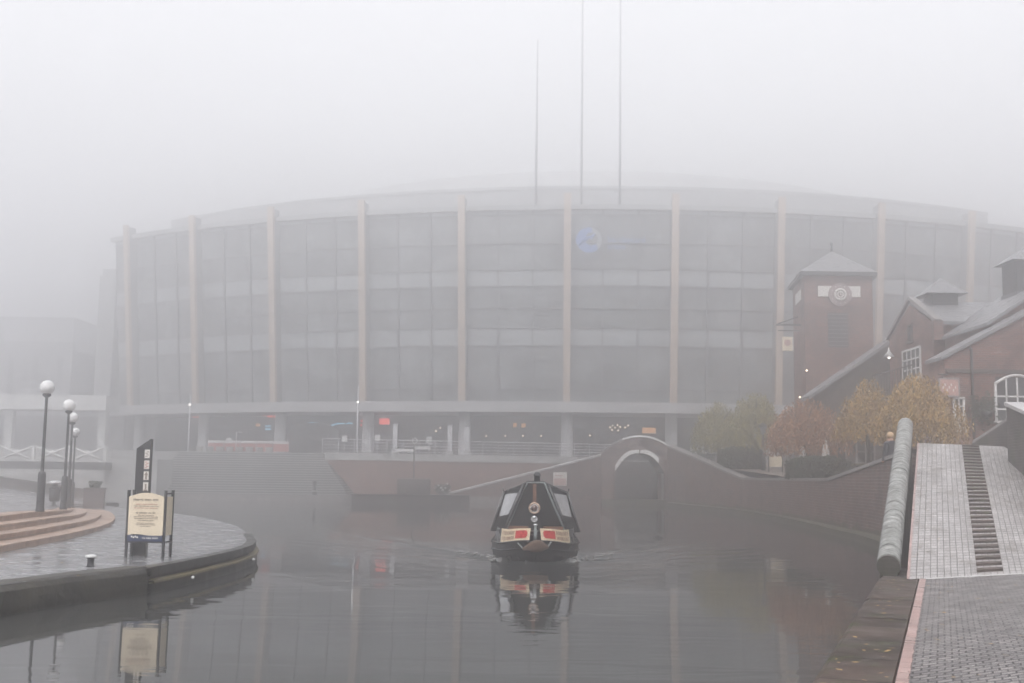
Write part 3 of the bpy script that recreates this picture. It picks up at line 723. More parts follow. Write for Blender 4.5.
part('coping', crest_band(BY + 4.2, CX, BX1 + 1.6), lime_white, br_)

# ------------------------------------------------------------------ white lattice footbridge
fbz, fzt = 2.55, 3.62
fbr = thing('footbridge', 'flat canal footbridge with white crossed iron railing panels', 'bridge', (-32, 79, 2.3))
xr_ = at(106.5, 455, 78.0).x
part('deck', MB().box((xr_ - 14, 79.2, 2.28), (28, 2.6, .5)), iron_far, fbr)
part('abutment', MB().box((xr_ + 1.3, 81.0, 1.2), (3.6, 3.6, 3.2)), concrete, fbr)
pw = 2.42
for k in range(7):
    xb = xr_ - .05 - pw * k; xa = xb - pw; m_ = MB()
    for (x0, z0, x1, z1) in ((xa + .15, fbz + .1, xb - .15, fzt - .1), (xa + .15, fzt - .1, xb - .15, fbz + .1)):
        m_.tube([(x0, 78.0, z0), (x1, 78.0, z1)], .085, 6)
    m_.lathe([(.01, -.04), (.22, -.05), (.22, .05), (.01, .04)], (0, 0, 0), 10)
    c_ = Vector(((xa + xb) / 2, 78.0, (fbz + fzt) / 2)); m_.v[-40:] = [c_ + Vector((v.x, v.z, v.y)) for v in m_.v[-40:]]
    m_.box((xb - .2, 78, fzt - .06), (.5, .1, .12)).box((xb - .2, 78, fbz + .06), (.5, .1, .12)).box((xa + .2, 78, fzt - .06), (.5, .1, .12)).box((xa + .2, 78, fbz + .06), (.5, .1, .12))
    part('railing_panel', m_, white_paint, fbr)
    part('railing_post', MB().box((xb - .04, 78, (fbz + fzt) / 2), (.2, .15, fzt - fbz)), white_paint, fbr)

# ------------------------------------------------------------------ arena
AX, AY, AR, T0, DT = 13.63, 205.02, 96.06, -.6058, .1038
FL = .09
def fac(th, z, dr=0.0):
    r_ = AR + dr + max(0, z - 9) * FL; return Vector((AX + r_ * sin(th), AY - r_ * cos(th), z))
ar = thing('arena', 'huge curved arena with glazed bays between tall buff fins, fading into fog', 'arena', (AX, 130, POD))
bands = [(9.05, 10.3, 0), (10.3, 14.4, 0), (14.4, 16.1, 2), (16.1, 18.0, 0), (18.0, 20.1, 0), (20.1, 21.7, 2), (21.7, 24.2, 0), (24.2, 26.9, 0), (26.9, 27.3, 2)]
random.seed(3)
for i in range(-1, 12):
    th0 = T0 + DT * i if i >= 0 else T0 - .035; th1 = T0 + DT * (i + 1)
    m_ = MB(); npan = 3 if i >= 0 else 1
    lit = random.random()
    for k in range(npan):
        ta, tb = th0 + (th1 - th0) * k / npan, th0 + (th1 - th0) * (k + 1) / npan
        for (za, zb, mi) in bands:
            mi2 = mi if mi else (1 if random.random() < .3 + .3 * lit else 0)
            m_.face([fac(ta, za, -.3), fac(tb, za, -.3), fac(tb, zb, -.3), fac(ta, zb, -.3)], mi2)
    gl = part('glazing', m_, [glass_arena, glass_arena_b, spandrel], ar)
    mm = MB()
    for k in range(1, npan):
        t_ = th0 + (th1 - th0) * k / npan
        mm.hull([fac(t_ - .0011, 9.05, -.3), fac(t_ + .0011, 9.05, -.3), fac(t_ + .0011, 9.05, -.1), fac(t_ - .0011, 9.05, -.1)][::-1], [fac(t_ - .0011, 27.3, -.3), fac(t_ + .0011, 27.3, -.3), fac(t_ + .0011, 27.3, -.1), fac(t_ - .0011, 27.3, -.1)][::-1])
    for z in (10.3, 14.4, 16.1, 18.0, 20.1, 21.7, 24.2, 26.9):
        for k in range(npan):
            ta, tb = th0 + (th1 - th0) * k / npan, th0 + (th1 - th0) * (k + 1) / npan
            mm.hull([fac(ta, z - .06, -.297), fac(tb, z - .06, -.297), fac(tb, z - .06, -.14), fac(ta, z - .06, -.14)][::-1], [fac(ta, z + .06, -.297), fac(tb, z + .06, -.297), fac(tb, z + .06, -.14), fac(ta, z + .06, -.14)][::-1])
    part('mullion', mm, mullion, gl)
for i in range(0, 13):
    th = T0 + DT * i; t = Vector((cos(th), sin(th), 0)); o = Vector((sin(th), -cos(th), 0)); m_ = MB(); w_ = MB()
    def ringp(z, h, d0, d1): c = fac(th, z); return [c - t * h + o * d0, c - t * h + o * d1, c + t * h + o * d1, c + t * h + o * d0]
    m_.hull(ringp(9.0, .33, .62, .95)[::1], ringp(28.7, .33, .62, .95)); w_.hull(ringp(9.0, .3, -.28, .617), ringp(28.5, .3, -.28, .617))
    f_ = part('fin', m_, fin_stone, ar); part('web', w_, fin_steel, f_)
def arcband(z0, z1, r0, r1, ta, tb, n=40, fl=True):
    m_ = MB()
    for i in range(n):
        a, b_ = ta + (tb - ta) * i / n, ta + (tb - ta) * (i + 1) / n
        def q(th, r_, z): k = max(0, z - 9) * FL if fl else 0; return Vector((AX + (AR + r_ + k) * sin(th), AY - (AR + r_ + k) * cos(th), z))
        m_.hull([q(a, r1, z0), q(b_, r1, z0), q(b_, r0, z0), q(a, r0, z0)], [q(a, r1, z1), q(b_, r1, z1), q(b_, r0, z1), q(a, r0, z1)])
    return m_
TL, TR = T0 - .035, T0 + DT * 12
part('cornice', arcband(27.3, 27.75, -3, .35, TL, TR), cladding, ar)
part('canopy_slab', arcband(8.0, 9.0, -6, 1.3, TL, TR), fascia, ar)
part('soffit_glazing', arcband(POD, 7.95, -9, -5.2, TL, TR), glass_dark, ar)
part('upper_tier', arcband(26, 32.0, -18, -9, -.69, .478, fl=False), cladding, ar)
part('tier_rail', arcband(32.0, 32.35, -9.4, -8.9, -.69, .478, fl=False), cladding, ar)
m_ = MB(); n = 56; rr = [(57, 31), (57, 42.6), (56, 43.2), (40, 46.5), (20, 48.5), (.5, 49)]
m_.lathe(rr, (AX, AY + 3, 0), n); part('domed_roof', m_, cladding_roof, ar)
m_ = MB(); a, b_ = fac(TL, 27.6, -.5), fac(TR, 27.6, -.5)
pts = [fac(TL + (TR - TL) * i / 30, 27.3, -3) for i in range(31)] + [Vector((AX + 75, AY + 20, 27.6)), Vector((AX, AY + 90, 27.6)), Vector((AX - 75, AY + 20, 27.6))]
m_.prism([(p.x, p.y) for p in pts], 26.2, 27.3); part('flat_roof', m_, cladding_roof, ar)
m_ = MB(); p0 = fac(TL, 9, -.3); m_.wall([(fac(TL, 9).x, fac(TL, 9).y, POD, 27.7), (p0.x - 12, p0.y + 60, POD, 27.7)][::-1], .8); part('end_wall', m_, cladding, ar)
p = at(106, 300, 137); m_ = MB().box((p.x + .3, 138, 14.3), (2.0, 3, 21.8)).box((p.x + .3, 138, 25.6), (1.6, 2.4, .9)); part('stair_turret', m_, cladding, ar)
for i in range(0, 13):
    th = T0 + DT * i; c = fac(th, POD, -.6); m_ = MB().lathe([(.75, 0), (.75, .3), (.58, .4), (.58, 4.5)], c, 16); part('pillar', m_, fascia, ar)
# doors and lit signs under the slab
def sign(px, py, w, h, mat_, lab, D=113.4, kind='lit_sign'):
    p = at(px, py, D); m_ = MB().box(p, (w, .2, h)); return part(kind, m_, mat_, ar, label=lab)
def facD(px):                                             # distance of the recessed ground-floor front seen at px
    best = min(range(-60, 60), key=lambda k: abs((AX + (AR - 5.1) * sin(k * .012)) / (AY - (AR - 5.1) * cos(k * .012)) * 1150 + 512 - px)); th = best * .012
    return AY - (AR - 5.1) * cos(th)
for px, py, w, h, mt, lab in ((203.5, 415.5, 1.3, .32, glow_red, 'red lit sign beside the barriers'), (197, 416.5, .9, .22, glow_red, None), (265, 414, .4, .4, glow_red, None), (270, 415, .5, .5, glow_red, None), (276, 415.5, .4, .4, glow_red, None), (281, 414, .4, .3, glow_red, None),
                          (384.5, 421.5, 1.0, .6, glow_red, 'bright red square lit sign'), (364, 421, .7, .15, glow_red, None), (364, 425, .7, .15, glow_red, None),
                          (258, 425, .4, .3, glow_amber, None), (268, 426, .6, .14, glow_blue, None), (268, 429, .55, .2, glow_blue, None), (515, 425, .35, .4, glow_amber, None), (523.5, 425.5, .4, .4, glow_amber, None), (649, 430.5, 1.3, .55, glow_amber, 'amber lit sign above the arched bridge'), (460, 408.5, .3, .3, clock_white, None)):
    sign(px, py, w, h, mt, lab, facD(px) - .25)
for pts in (((305, 424), (312, 422.5), (319, 423.5), (324, 425.5)), ((331, 425.5), (338, 423.5), (344, 423.5)), ((346, 424), (349, 423), (352, 423.5))):
    m_ = MB().tube([at(a, b_, facD(a) - .2) for a, b_ in pts], .07, 6); part('neon_tube', m_, glow_blue, ar)
for px, py in ((486, 436), (505, 436), (523, 436), (541, 436), (562, 436), (590, 435.5), (610, 427), (612.5, 425.5), (615, 427.5), (617.5, 425), (620, 427), (625, 427.5), (628, 425.5), (612, 430), (618, 430.5), (436, 431), (440, 428)):
    p = at(px, py, facD(px) - .3); part('downlight', MB().ball(p, .07, 8, 6), glow_warm, ar)
p = at(313, 440, facD(313) - 3); m_ = MB()
dw = [(p.x - 2.6, 3.5), (p.x + 2.6, 3.5), (p.x + 2.6, 6.2)] + [(p.x + 2.6 * cos(a * pi / 10), 6.2 + .9 * sin(a * pi / 10)) for a in range(1, 10)] + [(p.x - 2.6, 6.2)]
m_.hull([(x, p.y, z) for x, z in dw], [(x, p.y + 3.5, z) for x, z in dw]); part('entrance_lobby', m_, glass_dark, ar)
# logo on the glazing
lgp = at(589, 240, 108.1 - 1.4); lo_ = MB()
c = Vector((lgp.x, lgp.y, lgp.z)); n = 32
for i in range(n):
    a, b_ = 2 * pi * i / n, 2 * pi * (i + 1) / n; ra, rb = 1.22, .62
    sh = Vector((.22, 0, .1))
    lo_.face([c + Vector((ra * cos(a), 0, ra * sin(a))), c + Vector((ra * cos(b_), 0, ra * sin(b_))), c + sh + Vector((rb * cos(b_), 0, rb * sin(b_))), c + sh + Vector((rb * cos(a), 0, rb * sin(a)))], 0 if not (-.9 < math.remainder(a, 2 * pi) < 1.3) else 1)
for k in range(3): lo_.tube([c + Vector((-.9 + .25 * k, -.05, -.5 + .2 * k)), c + Vector((-.3 + .25 * k, -.05, .3)), c + Vector((.35 + .1 * k, -.05, .1 + .25 * k))], .09, 6, 0)
part('emblem', lo_, [blue_logo, spandrel], ar)
lt = MB(); M_ = Matrix.Translation(at(607.5, 242, 106.9)) @ Matrix.Rotation(pi / 2, 4, 'X')
text_into(lt, 'barclaycard', M_, .78); text_into(lt, 'arena', Matrix.Translation(at(607.5, 249, 106.9)) @ Matrix.Rotation(pi / 2, 4, 'X'), .78)
part('lettering', lt, blue_logo, ar)
# masts
for px, topy, lab in ((536.5, 40, 'shortest of the three thin masts above the arena'), (582, -30, 'tall thin mast in the middle of the three above the arena'), (620.5, -30, 'tall thin mast nearest the clock tower above the arena')):
    a, b_ = at(px - .6, 200, 118.0), at(px + .6, topy, 118.0)
    t = thing('mast', lab, 'mast', (a.x, a.y, 27.5), 0, 'masts above the arena roof')
    part('pole', MB().lathe([(.14, 0), (.12, (b_.z - 27.5) * .5), (.08, b_.z - 27.5)], n=10), lead, t, Z0)
    part('foot', MB().lathe([(.3, 0), (.3, .3), (.15, 2.2)], n=10), lead, t, Z0)

# distant buildings at the edge of the plaza
p0, p1 = at(-60, 347, 150), at(73, 343.5, 150); p2 = at(83, 372, 152)
d1 = thing('angular_hall', 'pale hall with a splayed corner standing in fog beyond the lamps', 'building', (-70, 152, POD))
part('block', MB().prism([(p0.x - 30, 150), (p1.x, 150), (p2.x, 158), (p2.x, 175), (p0.x - 30, 175)], POD, 17.5), render_grey, d1)
part('parapet', MB().prism([(p0.x - 30, 149.9), (p1.x, 149.9), (p1.x, 151), (p0.x - 30, 151)], 17.5, 18.6), cladding, d1)
for k in range(9): part('window_strip', MB().box((p1.x - 1.5 - 3.2 * k, 149.95, 11), (.7, .1, 11)), glass_arena, d1)
q = at(74, 321, 178)
d2 = thing('office_block', 'faint flat topped block behind the angular hall', 'building', (-80, 180, POD))
part('block', MB().prism([(q.x - 60, 178), (q.x, 178), (q.x, 200), (q.x - 60, 200)], POD, q.z), render_grey, d2)
part('roof_edge', MB().prism([(q.x - 60, 177.7), (q.x + .2, 177.7), (q.x + .2, 200.2), (q.x - 60, 200.2)], q.z, q.z + .5), lead, d2)
q0, q1 = at(110, 396, 117), at(110, 411, 117)
cn = thing('covered_walkway', 'long pale walkway roof on white pillars beside the arena', 'canopy', (q0.x - 10, 117, POD))
part('roof_beam', MB().box((q0.x - 20, 118, (q0.z + q1.z) / 2), (40, 4, q0.z - q1.z)), white_paint, cn)
for k in range(4): part('pillar', MB().box((at(8, 420, 117).x + 9.5 - 9.5 * k - 0, 117.5, (POD + q1.z) / 2), (.8, .8, q1.z - POD)), white_paint, cn)
part('rear_wall', MB().box((q0.x - 20, 122, 5.5), (40, .4, 4.2)), render_grey, cn)

# ------------------------------------------------------------------ podium furniture
rl = thing('podium_railing', 'pale railing of slim posts and five rails along the podium edge', 'railing', (-3, 89.5, POD))
pth = [at(322, 457, 87.6), at(352, 457, 88.6), at(480, 457, 90.5), at(612, 457, 93.0)]
pth = [Vector((p.x, p.y, POD)) for p in pth]
for k in range(5):
    z = POD + .2 + .23 * k; part('rail', MB().tube([Vector((p.x, p.y, z)) for p in pth], .032 if k == 4 else .02, 6), rail_paint, rl)
tot = [0]
for a, b_ in zip(pth, pth[1:]): tot.append(tot[-1] + (b_ - a).length)
s_ = 0
while s_ < tot[-1]:
    i = max(j for j in range(len(tot)) if tot[j] <= s_ and j < len(pth) - 1); p = pth[i].lerp(pth[i + 1], (s_ - tot[i]) / (tot[i + 1] - tot[i]))
    part('railing_post', MB().box((p.x, p.y, POD + .57), (.05, .05, 1.15)), rail_paint, rl); s_ += 1.25
# planters and barrier panels by the left entrance
tubs = ('at the outer end of the row', 'second along the row', 'third along the row', 'below the second barrier join', 'under the thin hooked lamp', 'sixth along the row', 'seventh along the row', 'beside the plain red end panel')
pr = None
for i in range(8):
    px = 199.5 + i * 9.9; p = at(px, 457, 93.5)
    if pr is None:
        pr = t = thing('white_tub', '', 'tub', (0, 0, 0), 0, 'white tubs in front of the red barriers')
        part('tub', MB().lathe([(.24, 0), (.32, .5), (.34, .52), (.3, .53)], n=12), white_paint, t, Z0); part('soil', MB().lathe([(.29, .5), (.29, .545)], n=12), bed_mud, t, Z0)
    else: t = copy_tree(pr)
    t.location = (p.x, p.y, POD); t['label'] = 'white round tub in front of the red barriers, ' + tubs[i]
pr = None
bl = ('nearest the tall lamp column', 'second from the lamp column', 'third from the lamp column, behind the hooked lamp', 'fourth from the lamp column', 'last before the round pillar')
for i in range(5):
    px = 215.5 + i * 16.3; p = at(px, 455, 96.0)
    if pr is None:
        pr = t = thing('cafe_barrier', '', 'barrier', (0, 0, 0), 0, 'red and white cafe barriers')
        part('panel', MB().box((0, 0, .55), (1.26, .04, .62)), red_plastic, t, Z0); part('top_band', MB().box((0, -.005, .99), (1.28, .06, .2)), white_paint, t, Z0)
        for sx in (-.6, .6): part('leg', MB().box((sx, .03, .5), (.05, .05, 1.0)), steel, t, Z0)
    else: t = copy_tree(pr)
    t.location = (p.x, p.y, POD); t['label'] = 'red cafe barrier with white top band, ' + bl[i]
# totems, lamp columns, notice panels
for px, y0, D, lab in ((395.5, 424, 95.0, 'pale square totem left of the finger post'), (450, 425.5, 96.5, 'pale square totem near the flower lights'), (467.5, 427, 97.5, 'slim pale totem beside the arena pillar')):
    a = at(px, y0, D); t = thing('light_totem', lab, 'totem', (a.x, D, POD), 0, 'pale totems on the podium')
    part('shaft', MB().box((0, 0, (a.z - POD) / 2), (.34, .34, a.z - POD)), rail_paint, t, Z0); part('plinth', MB().box((0, 0, .25), (.55, .55, .5)), concrete, t, Z0); part('cap', MB().box((0, 0, a.z - POD + .04), (.42, .42, .08)), lead, t, Z0)
for px, yt, yl, D, lab in ((190.5, 394, 404.6, 96, 'slender pale lamp column beside the red barriers'), (358.5, 386, 402, 95, 'slender pale lamp column next to the bright red sign')):
    a, l_ = at(px, yt, D), at(px, yl, D); t = thing('lamp_column', lab, 'street lamp', (a.x, D, POD), 0, 'slender lamp columns on the podium')
    part('column', MB().lathe([(.09, 0), (.07, 1), (.05, a.z - POD)], n=8), rail_paint, t, Z0); part('lamp', MB().ball((0, -.1, l_.z - POD), .09, 10, 8), glow_white, t, Z0)
    part('bracket', MB().box((.12, -.05, l_.z - POD), (.4, .06, .06)), rail_paint, t, Z0)
a = at(236.5, 432, 94.5)
t = thing('hooked_lamp', 'short hooked white lamp behind the white tubs', 'street lamp', (a.x, 94.5, POD)); part('post', MB().tube([(0, 0, 0), (0, 0, a.z - POD), (.3, 0, a.z - POD + .02)], .04, 6), rail_paint, t, Z0); part('lamp', MB().box((.34, 0, a.z - POD - .02), (.22, .12, .08)), rail_paint, t, Z0)
for px, py, D, lab in ((229, 441, 99, 'small white notice panel behind the hooked lamp'), (344.5, 439, 97, 'small white notice panel near the tall lamp column'), (377.5, 438, 98, 'narrow white notice panel under the bright red sign'), (429, 440, 97, 'white notice panel right beside the finger post')):
    a = at(px, py, D); t = thing('notice_panel', lab, 'notice', (a.x, D, POD), 0, 'white notice panels on the podium')
    part('panel', MB().box((0, 0, a.z - POD), (.45, .05, .55)), white_paint, t, Z0); part('leg', MB().box((0, .03, (a.z - POD - .25) / 2), (.05, .04, a.z - POD - .25)), steel, t, Z0)
# landing stage, box planter, finger post, bollard at the far waterside
a, b_ = at(356, 499, 82.6), at(470, 499, 84.5)
t = thing('landing_stage', 'low dark landing stage at the foot of the podium wall', 'landing stage', (a.x, 82, 0))
m_ = MB(); m_.hull([(a.x, 80.3, -.15), (b_.x, 82.2, -.15), (b_.x, 84.4, -.15), (a.x, 82.4, -.15)], [(a.x, 80.3, .52), (b_.x, 82.2, .52), (b_.x, 84.4, .52), (a.x, 82.4, .52)]); part('deck', m_, brick_dark, t)
m_ = MB(); m_.hull([(a.x - .1, 80.2, .523), (b_.x + .1, 82.1, .523), (b_.x + .1, 84.4, .523), (a.x - .1, 82.4, .523)], [(a.x - .1, 80.2, .6), (b_.x + .1, 82.1, .6), (b_.x + .1, 84.4, .6), (a.x - .1, 82.4, .6)]); part('planking', m_, timber_dark, t)
a = at(413.5, 496, 82.6)
t = thing('brick_planter', 'dark square brick planter box on the landing stage', 'planter', (a.x, 82.8, .6), radians(3))
hb = at(413.5, 479.3, 82.6).z - .6
part('box', MB().box((0, 0, hb / 2), (2.36, 1.0, hb)), brick_dark, t, Z0); part('rim', MB().box((0, 0, hb + .03), (2.46, 1.1, .06)), coping_grey, t, Z0)
a = at(414.5, 441, 84.3); z0 = .38
t = thing('finger_post', 'dark canal finger post with white arms and ring finial behind the planter', 'sign post', (a.x, 84.3, z0)); h = a.z - z0
part('post', MB().lathe([(.07, 0), (.05, h - .25)], n=8), iron_far, t, Z0)
m_ = MB(); m_.tube([(.16 * cos(k * pi / 8), 0, h + .0 + .19 * sin(k * pi / 8)) for k in range(17)], .05, 6, cap=False); part('finial', m_, white_paint, t, Z0)
part('arm', MB().box((-.72, 0, h - .68), (1.35, .06, .2)), white_paint, t, Z0); part('arm', MB().box((.62, .05, h - .47), (1.15, .06, .2)), white_paint, t, Z0)
a = at(313.5, 494, 82.0)
t = thing('waterside_bollard', 'dark waisted bollard with a pale band on the far waterside', 'bollard', (a.x, 82.4, .4))
part('shaft', MB().lathe([(.16, 0), (.16, .35), (.09, .5), (.09, .7), (.15, .8), (.15, 1.0), (.1, 1.05)], n=12), iron_far, t, Z0); part('band', MB().lathe([(.165, .3), (.165, .38)], n=12), white_paint, t, Z0)
def flowers(name, label, loc, r_, h, nf, pot=True):
    t = thing(name, label, 'flowers', loc)
    part('stem', MB().lathe([(r_ * .35, 0), (r_ * .5, h * .3)], n=8), planter_grey, t, Z0)
    g, w_ = MB(), MB()
    for i in range(300):
        a_, q, z = random.uniform(0, 6.28), r_ * sqrt(random.random()), random.random(); c = Vector((q * cos(a_), q * sin(a_), h * (.3 + .65 * z))); d = Vector((random.gauss(0, 1), random.gauss(0, 1), random.gauss(0, 1))).normalized(); e_ = d.orthogonal()
        g.face([c - d * .09, c + e_ * .05, c + d * .09, c - e_ * .05], i % 2)
    for i in range(nf):
        a_, q, z = random.uniform(0, 6.28), r_ * sqrt(random.random()) * 1.05, random.random(); w_.ball((q * cos(a_), q * sin(a_), h * (.5 + .55 * z)), .085, 6, 4)
    part('foliage', g, leaf_grn, t, Z0); part('blossom', w_, white_paint, t, Z0)
a = at(695, 446, 80.5); flowers('flower_tub', 'tub overflowing with white blossom beside the bridge coping', (a.x + .6, 80.5, tz(a.x, 80.5)), .95, 1.75, 34)
a = at(441, 486, 85.2); flowers('flower_clump', 'low clump with a few white flowers at the foot of the sloping wall', (a.x + .2, 84.2, .4), .6, .95, 9)

# ------------------------------------------------------------------ pub side: tower, ranges, house
def window(root, c, w, h, depth, nx_, ny_, rz=0.0, arch=0.0, mat_=None):
    """frame with panes in a recess; c = centre on the wall face, facing -y before rz"""
    R = Matrix.Rotation(rz, 3, 'Z'); c = Vector(c); f_ = MB(); g_ = MB()
    def bx(m_, u, v, d, sx, sz, sy): m_.box(c + R @ Vector((u, d, v)), (sx, sy, sz), rz)
    bx(g_, 0, arch * .4, -.012, w - .04, h + arch * .8 - .04, .02)
    bx(f_, -w / 2, 0, -.03, .09, h, .08); bx(f_, w / 2, 0, -.03, .09, h, .08); bx(f_, 0, -h / 2, -.05, w + .2, .1, .14)
    for k in range(1, nx_): bx(f_, -w / 2 + w * k / nx_, arch * .35, -.03, .06, h + arch * .7, .06)
    for k in range(1, ny_): bx(f_, 0, -h / 2 + h * k / ny_, -.03, w, .06, .06)
    if arch:
        n = 10; P = [c + R @ Vector((-w / 2 + w * k / n, -.03, h / 2 + arch * sin(pi * k / n))) for k in range(n + 1)]; f_.tube(P, .06, 6)
    else: bx(f_, 0, h / 2, -.03, w + .09, .09, .08)
    fr = part('window', f_, mat_ or white_paint, root); part('pane', g_, glass_dark, fr); return fr

# clock tower
TD = 70.0
xa, xb = at(804.5, 300, TD).x, at(872.5, 300, TD).x; wv = xb - xa; TRZ = radians(-3)
ez = at(838, 276, TD).z; apz = at(836, 254, TD + 2).z
tw = thing('clock_tower', 'square red brick clock tower with pyramid roof and white face panels', 'tower', (xa, TD, 2.5), 0)
dep = 5.2; lx = xa - .35
foot = [(xa, TD), (xb, TD), (xb + .9, TD + dep), (xa + .57, TD + dep)]
part('brickwork', MB().prism(foot, 1.5, ez), brick_pub, tw)
cxm, cym = sum(p[0] for p in foot) / 4, sum(p[1] for p in foot) / 4
big = [(cxm + (x - cxm) * 1.13, cym + (y - cym) * 1.13) for x, y in foot]
part('eaves', MB().prism(big, ez, ez + .22), iron_far, tw)
m_ = MB(); bz = ez + .223; ap = Vector((cxm, cym, apz + .3)); bb = [Vector((x, y, bz)) for x, y in big]
for i in range(4): m_.face([bb[i], bb[(i + 1) % 4], ap])
rf = part('roof', m_, slate, tw); part('finial', MB().lathe([(.09, -.1), (.06, .35), (.12, .45), (.02, .7)], ap, 8), lead, rf)
p = at(839.5, 295, TD); pz = at(839, 291.5, TD)
part('face_panel', MB().box((pz.x, TD - .03, pz.z), (wv * .62, .06, .66)), clock_white, tw)
ck = part('clock', MB().tube([(p.x, TD - .16, p.z), (p.x, TD - .06, p.z)], .72, 28), clock_rim, tw)
m_ = MB(); m_.tube([(p.x + .33 * cos(k * pi / 14), TD - .18, p.z + .33 * sin(k * pi / 14)) for k in range(29)], .075, 6, cap=False); part('dial_ring', m_, clock_white, ck)
m_ = MB()
for k in range(12): a_ = k * pi / 6; m_.box((p.x + .55 * cos(a_), TD - .17, p.z + .55 * sin(a_)), (.05, .03, .05))
m_.tube([(p.x + .17 * cos(k * pi / 8), TD - .18, p.z + .17 * sin(k * pi / 8)) for k in range(17)], .05, 6, cap=False)
m_.box((p.x, TD - .2, p.z + .16), (.05, .02, .34)).box((p.x + .11, TD - .2, p.z - .02), (.24, .02, .05)); part('hands', m_, clock_white, ck)
q = at(838, 330, TD); m_ = MB().box((q.x, TD - .02, q.z), (1.25, .06, 2.15)); lv = part('louvre', m_, iron_far, tw)
m_ = MB()
for k in range(9): m_.box((q.x, TD - .06, q.z - .95 + k * .24), (1.2, .08, .05))
part('slat', m_, lead, lv)
part('side_panel', MB().box((xa + .27, TD + 2.5, pz.z), (.1, 2.4, .66), radians(-6.2)), clock_white, tw)
for px, py in ((808, 370), (801, 397)):
    q = at(px, py, TD - .6); part('wall_lamp', MB().ball((q.x, TD - .3, q.z), .06, 8, 6), glow_warm, tw)
# sign hanging from the tower
q = at(788, 343, TD - .5); b0 = at(796, 325, TD - .5)
t = thing('bracket_sign', 'cream hanging sign box under a dark bracket beside the clock tower', 'sign', (b0.x, TD - .5, b0.z))
part('bracket', MB().box((b0.x - .45, TD - .5, b0.z), (1.5, .1, .12)).tube([(b0.x + .1, TD - .5, b0.z + .5), (b0.x - 1.1, TD - .5, b0.z + .06)], .04, 6).box((b0.x - .45, TD - .5, b0.z - .35), (1.3, .06, .06)), iron_far, t)
part('sign_box', MB().box((q.x - .05, TD - .5, q.z - .05), (.6, .14, .85)), cream, t); part('emblem', MB().tube([(q.x - .05, TD - .6, q.z), (q.x - .05, TD - .57, q.z)], .2, 12), sign_pink, t)

def gable(root, x0, x1, y0, y1, zg, ze, zr, bmat=brick_pub, name='brickwork', over=.3, ridge_x=True):
    """house with ridge along y (gable to the camera) when ridge_x, else along x"""
    m_ = MB(); r_ = MB()
    if ridge_x:
        xm = (x0 + x1) / 2; P = [(x0, zg), (x1, zg), (x1, ze), (xm, zr), (x0, ze)]
        m_.hull([(x, y0, z) for x, z in P], [(x, y1, z) for x, z in P])
        k = (zr - ze) / (xm - x0); a = (x0 - over, ze - over * k); c = (x1 + over, ze - over * k)
        for (p, q) in ((a, (xm, zr)), ((xm, zr), c)):
            r_.hull([(p[0], y0 - over, p[1] + .04), (q[0], y0 - over, q[1] + .04), (q[0], y1 + over, q[1] + .04), (p[0], y1 + over, p[1] + .04)], [(p[0], y0 - over, p[1] + .18), (q[0], y0 - over, q[1] + .18), (q[0], y1 + over, q[1] + .18), (p[0], y1 + over, p[1] + .18)])
    else:
        ym = (y0 + y1) / 2; P = [(y0, zg), (y1, zg), (y1, ze), (ym, zr), (y0, ze)]
        m_.hull([(x0, y, z) for y, z in P][::-1], [(x1, y, z) for y, z in P][::-1])
        k = (zr - ze) / (ym - y0); a = (y0 - over, ze - over * k); c = (y1 + over, ze - over * k)
        for (p, q) in ((a, (ym, zr)), ((ym, zr), c)):
            r_.hull([(x0 + .05, p[0], p[1] + .04), (x1, p[0], p[1] + .04), (x1, q[0], q[1] + .04), (x0 + .05, q[0], q[1] + .04)], [(x0 + .05, p[0], p[1] + .18), (x1, p[0], p[1] + .18), (x1, q[0], q[1] + .18), (x0 + .05, q[0], q[1] + .18)])
    part(name, m_, bmat, root); return part('roof', r_, slate, root)

# gable house nearest the ramp
HD = 45.0
hx0 = at(944, 357, HD).x; hz = at(944, 357, HD).z
hs = thing('brick_house', 'red brick gabled house with arched white window behind the ramp', 'house', (hx0 + 4, HD, 2.4))
hx1 = hx0 + 11.2; hr = hz + .54 * 5.6
gable(hs, hx0, hx1, HD, HD + 1.6, 1.5, hz - .1, hr - .1, over=.14)
part('string_course', MB().box(((hx0 + hx1) / 2, HD - .03, hz - .55), (11.1, .1, .16)), brick_dark, hs)
q0, q1 = at(994.5, 376, HD), at(1040, 424, HD)
window(hs, ((q0.x + q1.x) / 2, HD, (q0.z + q1.z) / 2 - .12), q1.x - q0.x, (q0.z - q1.z) - .35, .1, 4, 3, arch=.34)
part('drainpipe', MB().tube([(hx0 + 1.05, HD - .1, 2), (hx0 + 1.05, HD - .1, hz + .3), (hx0 + 1.0, HD - .05, hz + .4)], .06, 8), iron_far, hs)
a, c = at(953.5, 398, HD), at(964, 431, HD)
window(hs, ((a.x + c.x) / 2, HD, (a.z + c.z) / 2), c.x - a.x, a.z - c.z, .1, 2, 4)
mf = MB()
for i in range(500):
    q = at(984, 409, HD - .25); c = Vector((q.x + random.gauss(0, .22), HD - .2 + random.gauss(0, .1), q.z + random.gauss(0, .26))); d = Vector((random.gauss(0, 1), random.gauss(0, 1), random.gauss(0, 1))).normalized(); e_ = d.orthogonal(); mf.face([c - d * .08, c + e_ * .04, c + d * .08, c - e_ * .04], i % 2)
q = at(984, 409, HD)
hb_ = thing('hanging_basket', 'dark leafy hanging basket on the brick wall beside the arched window', 'plant basket', (q.x, HD - .2, q.z))
part('foliage', mf, leaf_grn, hb_); part('basket', MB().lathe([(.05, -.3), (.2, -.2), (.26, -.02)], (q.x, HD - .22, q.z - .1), 10), iron_far, hb_)
